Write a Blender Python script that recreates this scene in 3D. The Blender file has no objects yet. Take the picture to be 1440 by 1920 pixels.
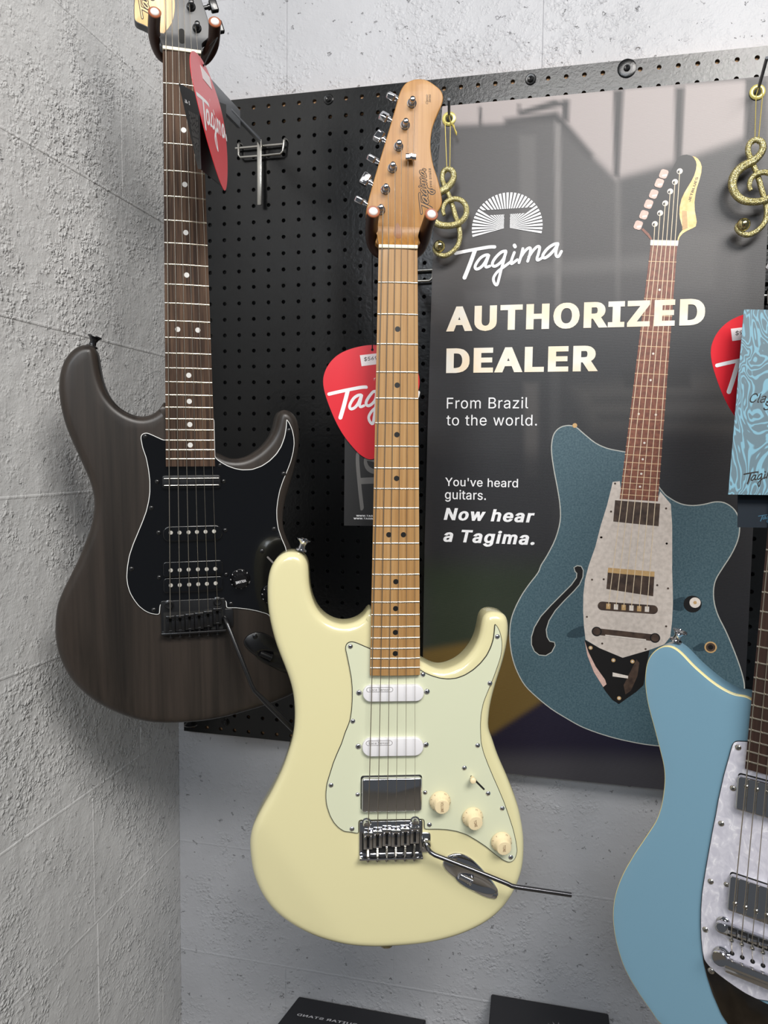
import bpy, bmesh, math, random, json
import numpy as np
from mathutils import Vector, Matrix
from mathutils.geometry import delaunay_2d_cdt, tessellate_polygon

# ------------------------------------------------------------------ camera, world, lights, exposure
SC = bpy.context.scene
COL = SC.collection
TOP = 2.0                       # height of the pegboard's first hole row above the floor (m)
def B(x, y, z):                 # board millimetres (right, down, into the wall) -> world metres
    return Vector((x * .001, z * .001, TOP - y * .001))
cam_d = bpy.data.cameras.new('camera')
cam_d.sensor_fit = 'HORIZONTAL'; cam_d.sensor_width = 36.0; cam_d.lens = 36.0 * 1427.255 / 1440.0
cam_d.clip_start = .02
cam = bpy.data.objects.new('camera', cam_d); COL.objects.link(cam)
CR = [[0.973499, -0.011654, 0.228395], [0.028629, 0.997055, -0.071152], [-0.226893, 0.075806, 0.970965]]
_r = [Vector((r[0], r[2], -r[1])) for r in CR]
_m = Matrix(((_r[0].x, -_r[1].x, -_r[2].x), (_r[0].y, -_r[1].y, -_r[2].y), (_r[0].z, -_r[1].z, -_r[2].z))).to_4x4()
_m.translation = B(544.635, 546.121, -1170.620)
cam.matrix_world = _m
SC.camera = cam
SC.view_settings.view_transform = 'Standard'; SC.view_settings.look = 'None'
SC.view_settings.gamma = 1.0; SC.view_settings.use_curve_mapping = False
SC.view_settings.exposure = -0.2

world = bpy.data.worlds.new('shop_air'); SC.world = world; world.use_nodes = True
_bg = world.node_tree.nodes['Background']; _bg.inputs[0].default_value = (.86, .92, 1.0, 1); _bg.inputs[1].default_value = .12

def area(name, loc, aim, sx, sy, power, color=(1, 1, 1)):
    d = bpy.data.lights.new(name, 'AREA'); d.shape = 'RECTANGLE'; d.size = sx; d.size_y = sy; d.energy = power; d.color = color
    o = bpy.data.objects.new(name, d); COL.objects.link(o)
    o.location = loc; o.rotation_euler = (Vector(aim) - Vector(loc)).to_track_quat('-Z', 'Y').to_euler()
    return o
# strip lights under the shop ceiling (x right, y towards the wall, z up)
area('ceiling_strip_light', (1.55, -1.95, 2.95), (.45, -.1, 1.5), 1.0, .8, 58, (1.0, .965, .92))
area('ceiling_strip_light', (.75, -2.3, 2.95), (.3, 0, 1.3), 1.3, .4, 31, (1.0, .98, .95))
area('ceiling_strip_light', (.45, -4.2, 2.95), (.3, 0, .9), 1.5, .4, 47, (.86, .93, 1.0))

# ------------------------------------------------------------------ data measured on the things (millimetres)
DA = json.loads('''{"c_body":[[-27.6,398.8],[-33.0,407.5],[-39.9,413.7],[-47.3,417.4],[-54.7,419.1],[-62.1,419.1],[-69.4,417.3],[-76.8,413.5],[-83.0,408.5],[-89.1,401.0],[-92.7,393.0],[-95.7,383.9],[-97.3,374.8],[-98.2,364.7],[-98.4,356.1],[-99.0,349.2],[-101.1,343.5],[-104.2,339.6],[-108.6,336.7],[-113.4,335.0],[-118.2,334.6],[-123.3,335.2],[-128.6,337.4],[-133.8,341.2],[-138.2,346.7],[-141.5,353.3],[-143.8,361.2],[-145.0,370.4],[-145.5,380.8],[-145.2,392.4],[-144.2,404.0],[-142.2,415.7],[-139.5,427.7],[-136.2,439.7],[-132.5,450.6],[-128.3,461.4],[-124.1,472.3],[-120.8,482.0],[-117.7,492.9],[-115.6,506.0],[-114.7,519.6],[-114.9,533.4],[-116.5,547.6],[-118.8,557.1],[-122.7,569.3],[-126.9,582.2],[-132.4,595.3],[-138.4,608.0],[-144.4,619.7],[-150.8,630.5],[-156.3,641.1],[-161.2,651.2],[-164.6,660.2],[-166.5,668.8],[-167.5,678.8],[-167.1,690.1],[-166.0,703.1],[-163.8,716.4],[-160.2,728.3],[-155.5,739.6],[-149.3,750.7],[-142.0,760.5],[-132.9,769.6],[-122.1,777.7],[-110.2,784.9],[-96.5,791.4],[-82.2,796.6],[-64.9,800.8],[-47.7,803.7],[-30.4,805.5],[-13.0,806.4],[1.5,806.0],[16.0,805.5],[33.4,804.3],[50.9,801.8],[68.4,797.9],[84.4,792.9],[99.0,786.7],[112.1,779.6],[123.7,770.9],[133.2,761.2],[141.0,750.2],[147.2,738.3],[151.7,726.4],[155.0,713.0],[156.2,698.0],[156.2,683.0],[154.8,668.1],[152.0,653.4],[149.1,640.6],[144.6,627.1],[139.2,613.0],[133.2,598.6],[126.9,584.9],[120.7,570.0],[115.9,554.8],[111.5,545.0],[111.5,535.1],[112.3,522.7],[114.3,510.4],[117.1,498.1],[120.5,485.9],[124.2,473.7],[127.7,461.4],[130.4,449.2],[132.2,438.2],[133.0,427.3],[132.3,416.3],[130.5,410.2],[129.0,408.0],[125.9,406.9],[119.5,405.6],[112.5,405.0],[107.0,405.7],[103.5,409.0],[101.6,414.5],[100.4,423.4],[98.6,433.4],[95.4,442.3],[91.2,449.8],[85.1,457.9],[77.6,464.9],[70.1,469.1],[62.6,471.8],[55.1,473.6],[47.6,471.7],[40.0,468.3],[32.5,463.2]],"c_guard":[[-29.0,445.2],[-43.2,438.8],[-48.4,437.1],[-52.7,437.6],[-55.7,439.9],[-56.7,443.5],[-56.2,447.1],[-54.3,455.5],[-51.9,467.5],[-49.7,479.6],[-48.7,491.7],[-48.7,503.8],[-49.3,515.8],[-51.0,527.9],[-53.2,534.5],[-56.7,542.9],[-60.8,555.9],[-65.9,567.5],[-70.3,578.6],[-74.2,591.6],[-77.3,602.0],[-78.7,612.5],[-78.7,621.1],[-77.6,629.0],[-74.1,640.3],[-69.6,649.0],[-63.8,655.7],[-56.7,660.5],[-51.1,660.8],[-42.6,662.7],[-40.3,663.1],[-40.4,647.0],[35.5,647.5],[35.7,659.6],[51.4,659.9],[62.9,660.8],[74.4,663.1],[86.0,667.5],[97.6,674.6],[109.3,682.8],[119.6,692.0],[128.4,698.7],[135.7,702.2],[140.9,701.4],[144.3,697.0],[146.2,688.2],[144.5,676.3],[140.8,661.4],[135.3,645.0],[129.5,628.7],[122.6,612.4],[116.0,597.7],[109.8,583.0],[104.7,569.8],[101.6,558.1],[100.7,547.3],[100.3,535.0],[101.0,522.8],[103.3,510.6],[106.8,500.8],[110.7,491.1],[115.4,479.0],[119.5,466.8],[122.5,457.2],[124.0,447.5],[123.9,437.8],[121.8,428.1],[118.3,420.8],[114.9,417.2],[114.5,425.6],[113.5,435.3],[110.7,444.9],[106.1,454.6],[99.0,463.7],[90.6,471.4],[81.1,477.4],[71.5,480.9],[61.9,481.8],[52.3,480.7],[42.7,477.7],[35.4,474.5],[28.2,469.8]],"c_screws":[[-50.8,442.7],[32.5,476.2],[118.1,432.7],[110.3,487.2],[-47.7,529.7],[97.1,560.5],[-72.6,604.5],[-48.3,657.0],[127.2,636.3],[138.3,695.6],[41.8,654.1]],"c_sw_screws":[[81.9,587.1],[110.2,618.0]],"c_sw":[[89.9,597.1],[105.3,612.9]],"c_pk1":[[-36.5,495.8],[33.3,496.2],[-1.8,486.9],[-1.6,505.9]],"c_pk2":[[-36.9,559.2],[33.4,558.9],[-1.9,548.5],[-1.8,569.8]],"c_pks":[[-40.7,496.4],[37.3,496.1],[-41.3,559.3],[36.7,558.5]],"c_hb":[[-37.9,594.6],[32.5,593.9],[32.9,635.4],[-37.7,635.9]],"c_hbs":[[-41.9,616.2],[36.5,615.4]],"c_br":[[-40.4,648.1],[33.5,647.7],[33.9,691.2],[-39.1,691.7]],"c_brs":[[-31.4,649.0],[24.8,648.3]],"c_sad":[[-29.9,659.7],[-19.0,658.2],[-8.2,656.3],[2.3,657.4],[13.1,655.9],[24.0,654.0]],"c_brend":[[-39.2,687.3],[32.4,687.3]],"c_brblk":[[39.0,666.9],[43.8,667.0],[39.2,684.6]],"c_arm":[[36.7,677.1,5],[34.7,668.2,-12],[40.4,677.2,-14],[130.3,708.6,-30],[199.4,720.2,-32]],"c_jack":[[57.8,701.5],[62.0,694.2],[69.2,690.5],[77.8,690.1],[89.4,694.9],[101.2,705.6],[113.0,719.3],[121.9,731.4],[125.0,740.5],[122.1,745.5],[114.9,746.2],[101.7,740.7],[87.1,732.0],[72.4,719.7],[62.2,710.5]],"c_jack2":[[73.9,718.2],[119.1,738.8],[119.8,742.4],[72.1,695.0]],"c_knob":[[53.6,625.4],[91.8,645.2],[126.3,675.5]],"c_knobtop":[[54.4,626.4],[93.2,646.7],[127.1,677.2]],"c_btn":[[-106.5,331.7],[-6.1,818.2]],"c_nut":[[-21.4,-1.3],[21.3,-1.3]],"c_contour":[[-160.7,649.8],[-138.4,670.7],[-113.2,700.5],[-90.6,729.1],[-70.7,751.8],[-56.4,776.0],[-44.9,800.2]],"c_head":[[-21.5,-5.8],[-22.6,-15.8],[-26.1,-22.7],[-31.9,-31.5],[-35.0,-38.4],[-34.0,-47.4],[-30.0,-63.3],[-24.0,-84.3],[-18.0,-104.1],[-12.0,-124.0],[-6.1,-143.8],[-1.1,-161.5],[1.4,-169.4],[3.8,-174.4],[7.8,-179.4],[13.9,-182.5],[20.0,-184.1],[27.1,-184.0],[33.2,-182.2],[39.3,-178.5],[45.5,-173.8],[48.6,-168.1],[48.7,-162.2],[46.3,-155.3],[42.7,-147.3],[38.7,-137.3],[36.4,-127.4],[35.5,-115.6],[36.6,-103.7],[39.2,-91.9],[43.4,-80.2],[46.6,-68.3],[48.8,-56.4],[48.3,-50.4],[44.9,-44.3],[37.7,-36.2],[29.6,-30.0],[24.5,-23.9],[22.5,-16.8],[22.2,-5.8]],"c_posts":[[14.4,-158.1],[7.3,-134.8],[0.2,-111.8],[-6.4,-88.7],[-13.8,-65.4],[-19.1,-43.4]],"c_btns":[[-6.8,-167.5],[-14.8,-145.6],[-20.2,-124.3],[-27.8,-100.6],[-34.9,-78.0],[-41.3,-55.4]],"c_tree":[[13.2,-98.4]],"c_plug":[[-0.2,-22.0]],"c_logo":[[26.4,-40.9],[36.4,-89.8],[23.7,-62.1],[42.5,-61.4]],"c_logo2":[[36.9,-66.9],[34.5,-89.7]],"c_logo3":[[33.4,-157.8],[38.8,-169.7]],"c_plugo":[[-0.4,-30.4],[-4.7,-18.9],[-2.2,-13.3],[0.9,-12.5],[3.7,-13.7],[4.7,-19.7]],"b_body1":[[-28.6,394.9],[-32.1,404.3],[-43.4,413.3],[-56.8,416.1],[-67.8,412.6],[-76.6,408.0],[-85.4,399.9],[-91.9,390.6],[-96.2,380.2],[-99.0,369.8],[-100.7,358.2],[-101.6,349.1],[-102.3,342.5],[-103.7,336.5],[-106.4,333.6],[-110.8,332.7],[-115.9,332.6],[-122.2,334.4],[-128.6,338.6],[-135.0,345.8],[-139.8,353.6],[-143.2,363.6],[-145.1,373.5],[-145.9,384.5],[-145.4,395.5],[-144.1,406.5],[-142.0,417.5],[-139.3,428.5],[-135.5,439.6],[-131.1,450.8],[-126.6,462.0],[-122.3,473.2],[-117.7,484.5],[-114.0,495.8],[-111.6,507.2],[-111.0,518.6],[-112.1,530.1],[-114.4,541.6],[-118.2,553.7],[-122.4,564.0],[-127.0,575.4],[-131.7,586.8],[-137.1,597.1],[-142.5,608.4],[-147.7,618.5],[-152.0,628.3],[-155.0,636.9],[-157.3,647.5],[-158.7,660.9],[-159.2,672.3],[-158.4,686.2],[-155.9,699.0],[-152.0,710.9],[-146.9,722.8],[-140.4,733.8],[-132.1,743.8],[-122.7,753.5],[-112.1,762.0],[-100.3,769.7],[-87.3,776.6],[-74.2,782.1],[-60.9,786.5],[-47.5,789.2],[-33.9,790.7],[-17.9,791.8],[-1.8,792.1],[14.5,791.7],[31.0,790.0],[47.6,787.4],[64.4,784.0],[81.3,780.5],[98.4,775.8],[113.1,770.8]],"b_body2":[[122.8,581.1],[116.2,566.8],[112.2,554.2],[111.5,541.9],[112.6,529.9],[115.0,517.8],[118.7,505.8],[123.2,491.4],[127.5,476.9],[131.3,460.1],[133.4,445.7],[133.6,431.3],[131.8,419.3],[128.2,412.2],[123.5,407.5],[118.2,404.8],[112.1,404.4],[107.3,407.5],[104.9,413.2],[103.9,420.5],[101.7,429.2],[97.7,437.8],[91.2,446.5],[83.6,453.8],[74.9,459.9],[66.3,464.2],[57.7,465.9],[49.3,465.9],[42.1,464.2],[36.3,461.1],[30.1,457.0]],"b_guard1":[[-39.7,653.0],[-44.1,652.8],[-50.7,651.2],[-57.3,647.4],[-63.7,641.4],[-69.0,633.5],[-73.2,625.1],[-75.7,615.8],[-76.6,606.5],[-76.6,605.8],[-75.6,594.3],[-73.1,580.6],[-68.4,566.9],[-62.6,553.3],[-56.9,539.7],[-52.6,528.3],[-49.7,516.9],[-47.9,505.5],[-47.6,491.8],[-48.8,478.1],[-51.1,464.4],[-54.7,453.1],[-56.6,441.7],[-56.1,437.7],[-53.2,435.4],[-48.9,434.9],[-44.6,436.7],[-29.4,443.9]],"b_guard2":[[29.1,464.2],[35.1,469.3],[43.1,474.0],[52.2,477.6],[61.5,479.3],[73.1,478.9],[84.9,474.7],[94.4,468.4],[102.8,460.1],[108.9,450.6],[113.3,438.7],[115.4,426.9],[116.0,416.7],[120.0,422.1],[123.4,430.4],[125.3,439.9],[125.6,448.2],[124.3,457.7],[121.1,469.7],[116.4,481.6],[111.2,493.5],[107.0,505.4],[104.5,517.3],[102.9,529.2],[103.0,541.2],[104.7,553.3],[108.7,565.4],[113.8,577.7]],"b_guard3":[[90.6,660.4],[77.6,655.6],[65.8,652.5],[51.7,650.0],[38.9,649.3]],"b_screws":[[-51.1,439.5],[34.6,474.0],[119.0,431.1],[111.9,484.6],[-46.2,524.1],[99.2,553.1],[-70.6,596.2],[-46.2,646.9],[44.8,644.3]],"b_pks":[[-38.8,492.9],[38.5,493.3],[-38.5,553.8],[39.3,553.2],[-39.0,607.8],[39.5,607.7]],"b_sw_screws":[[83.8,580.2]],"b_sw":[[89.2,586.7],[108.1,607.3]],"b_pk1":[[-33.3,493.6],[34.9,493.7],[0.8,485.7],[0.4,501.4]],"b_pk2":[[-33.6,554.2],[35.7,553.4],[-0.4,545.4],[-0.8,564.0]],"b_hb":[[-34.1,589.0],[35.7,590.5],[35.1,627.2],[-34.9,625.0]],"b_poles":[[-24.5,553.9],[-14.5,554.2],[-4.0,554.0],[5.7,553.9],[15.8,553.9],[25.8,553.7],[-25.5,599.1],[-15.2,599.1],[-4.9,599.0],[5.9,599.2],[16.3,599.4],[26.4,599.4],[-25.9,617.2],[-15.6,617.3],[-4.6,617.3],[6.0,617.3],[16.2,617.3],[26.5,617.1]],"b_br":[[-38.6,636.6],[38.4,638.3],[37.7,677.3],[-38.0,678.5]],"b_sad":[[-27.3,655.1],[-16.1,654.8],[-4.9,653.8],[6.3,653.1],[16.9,651.6],[28.0,648.7]],"b_brs":[[-28.5,641.1],[28.5,640.2]],"b_arm":[[36.2,661.0,4],[68.3,745.5,-22],[115.6,798.5,-26]],"b_knob":[[56.3,613.6]],"b_knobtop":[[56.1,615.1]],"b_jack":[[60.1,688.8],[67.9,679.6],[101.2,695.1],[91.1,726.4],[65.4,687.9],[98.5,711.0]],"b_btn":[[-108.7,331.7]],"b_headL":[[-21.8,-6.5],[-24.4,-16.0],[-38.0,-26.3],[-51.2,-30.2],[-52.2,-38.1],[-51.4,-54.4]],"b_headR":[[21.0,-7.1],[22.8,-16.5],[31.4,-25.1],[30.1,-45.6],[23.8,-65.3]],"b_maple":[[-24.4,-16.0],[-19.4,-22.4],[-12.6,-31.5],[-8.7,-41.0],[-6.8,-52.7],[-6.4,-60.9],[-51.4,-54.4]],"b_posts":[[11.4,-55.9],[17.6,-32.9]],"b_btns":[[33.3,-65.6]],"b_slot":[[-0.3,-30.2],[0.2,-12.2]],"b_logo":[[-43.0,-35.8],[-21.6,-68.4],[-43.4,-55.5]],"l_body":[[-30.6,401.5],[-42.5,402.1],[-55.9,399.0],[-69.7,392.7],[-81.9,384.8],[-92.3,377.5],[-100.9,369.7],[-108.3,364.1],[-114.6,361.0],[-121.9,360.8],[-128.9,364.3],[-134.8,369.7],[-139.6,377.2],[-142.3,385.3],[-143.3,396.4],[-143.0,407.3],[-141.1,420.1],[-138.1,432.5],[-134.1,444.7],[-129.7,456.8],[-124.9,470.9],[-122.1,479.3],[-119.0,488.7],[-115.9,498.1],[-113.8,509.5],[-113.2,521.2],[-113.6,531.6],[-114.3,542.1],[-116.0,553.0],[-118.8,564.2],[-122.4,573.2],[-126.8,582.5],[-131.2,591.8],[-135.6,601.3],[-140.9,611.9],[-146.1,624.4],[-150.6,635.0],[-154.3,645.3],[-157.9,657.4],[-160.6,669.3],[-162.2,680.8],[-162.5,691.8],[-162.0,702.4],[-160.4,712.7],[-157.9,724.3],[-154.2,735.4],[-149.9,746.2],[-144.7,756.6],[-138.9,764.8],[-132.5,772.6],[-125.5,780.1],[-118.2,787.3],[-111.0,793.6],[-103.9,799.9],[-98.7,804.3]],"l_guard":[[-30.3,448.2],[-41.2,450.7],[-43.8,452.8],[-44.8,457.2],[-45.7,461.1],[-46.7,467.8],[-48.8,479.7],[-50.9,491.7],[-52.8,506.9],[-54.7,522.2],[-55.9,537.3],[-57.8,554.4],[-59.5,573.2],[-61.2,592.1],[-62.7,611.0],[-64.0,629.9],[-64.0,648.4],[-63.1,664.9],[-61.6,681.1],[-59.1,697.0],[-56.5,706.0],[-51.6,710.5],[-42.1,715.4],[-32.9,718.7],[-22.3,722.0],[-11.9,724.5],[-0.3,725.5],[10.0,722.1]],"l_plate":[[-59.2,697.3],[-57.1,709.9],[-52.2,724.6],[-45.0,741.5],[-34.6,760.0],[-28.1,766.9]],"l_screws":[[-38.3,457.0],[-40.4,503.0],[-49.4,545.7],[-55.6,614.2],[-57.4,670.7],[-48.5,715.6]],"l_pk1":[[-35.4,484.1],[-5.9,486.8],[-3.4,522.5],[-34.4,520.6]],"l_pk2":[[-35.8,593.7],[2.0,598.1],[4.6,634.8],[-35.9,635.2]],"l_pks":[[-39.5,611.4]],"l_poles":[[-26.1,493.4],[-15.9,493.8],[-6.5,493.8],[-28.5,623.6],[-17.6,624.1],[-7.4,624.8],[2.9,625.4]],"l_tom":[[-38.4,657.4],[-28.1,657.9],[-18.1,656.1],[-7.6,654.7],[2.5,653.6]],"l_tail":[[-41.5,687.0],[-32.8,694.7],[9.4,694.8]],"l_fer":[[-28.4,689.4],[-18.2,689.8],[-7.7,690.3],[2.6,690.4]],"l_btn":[[-118.2,357.5]],"l_strings":[[-24.6,449.2],[-15.7,446.8]]}''')
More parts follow.
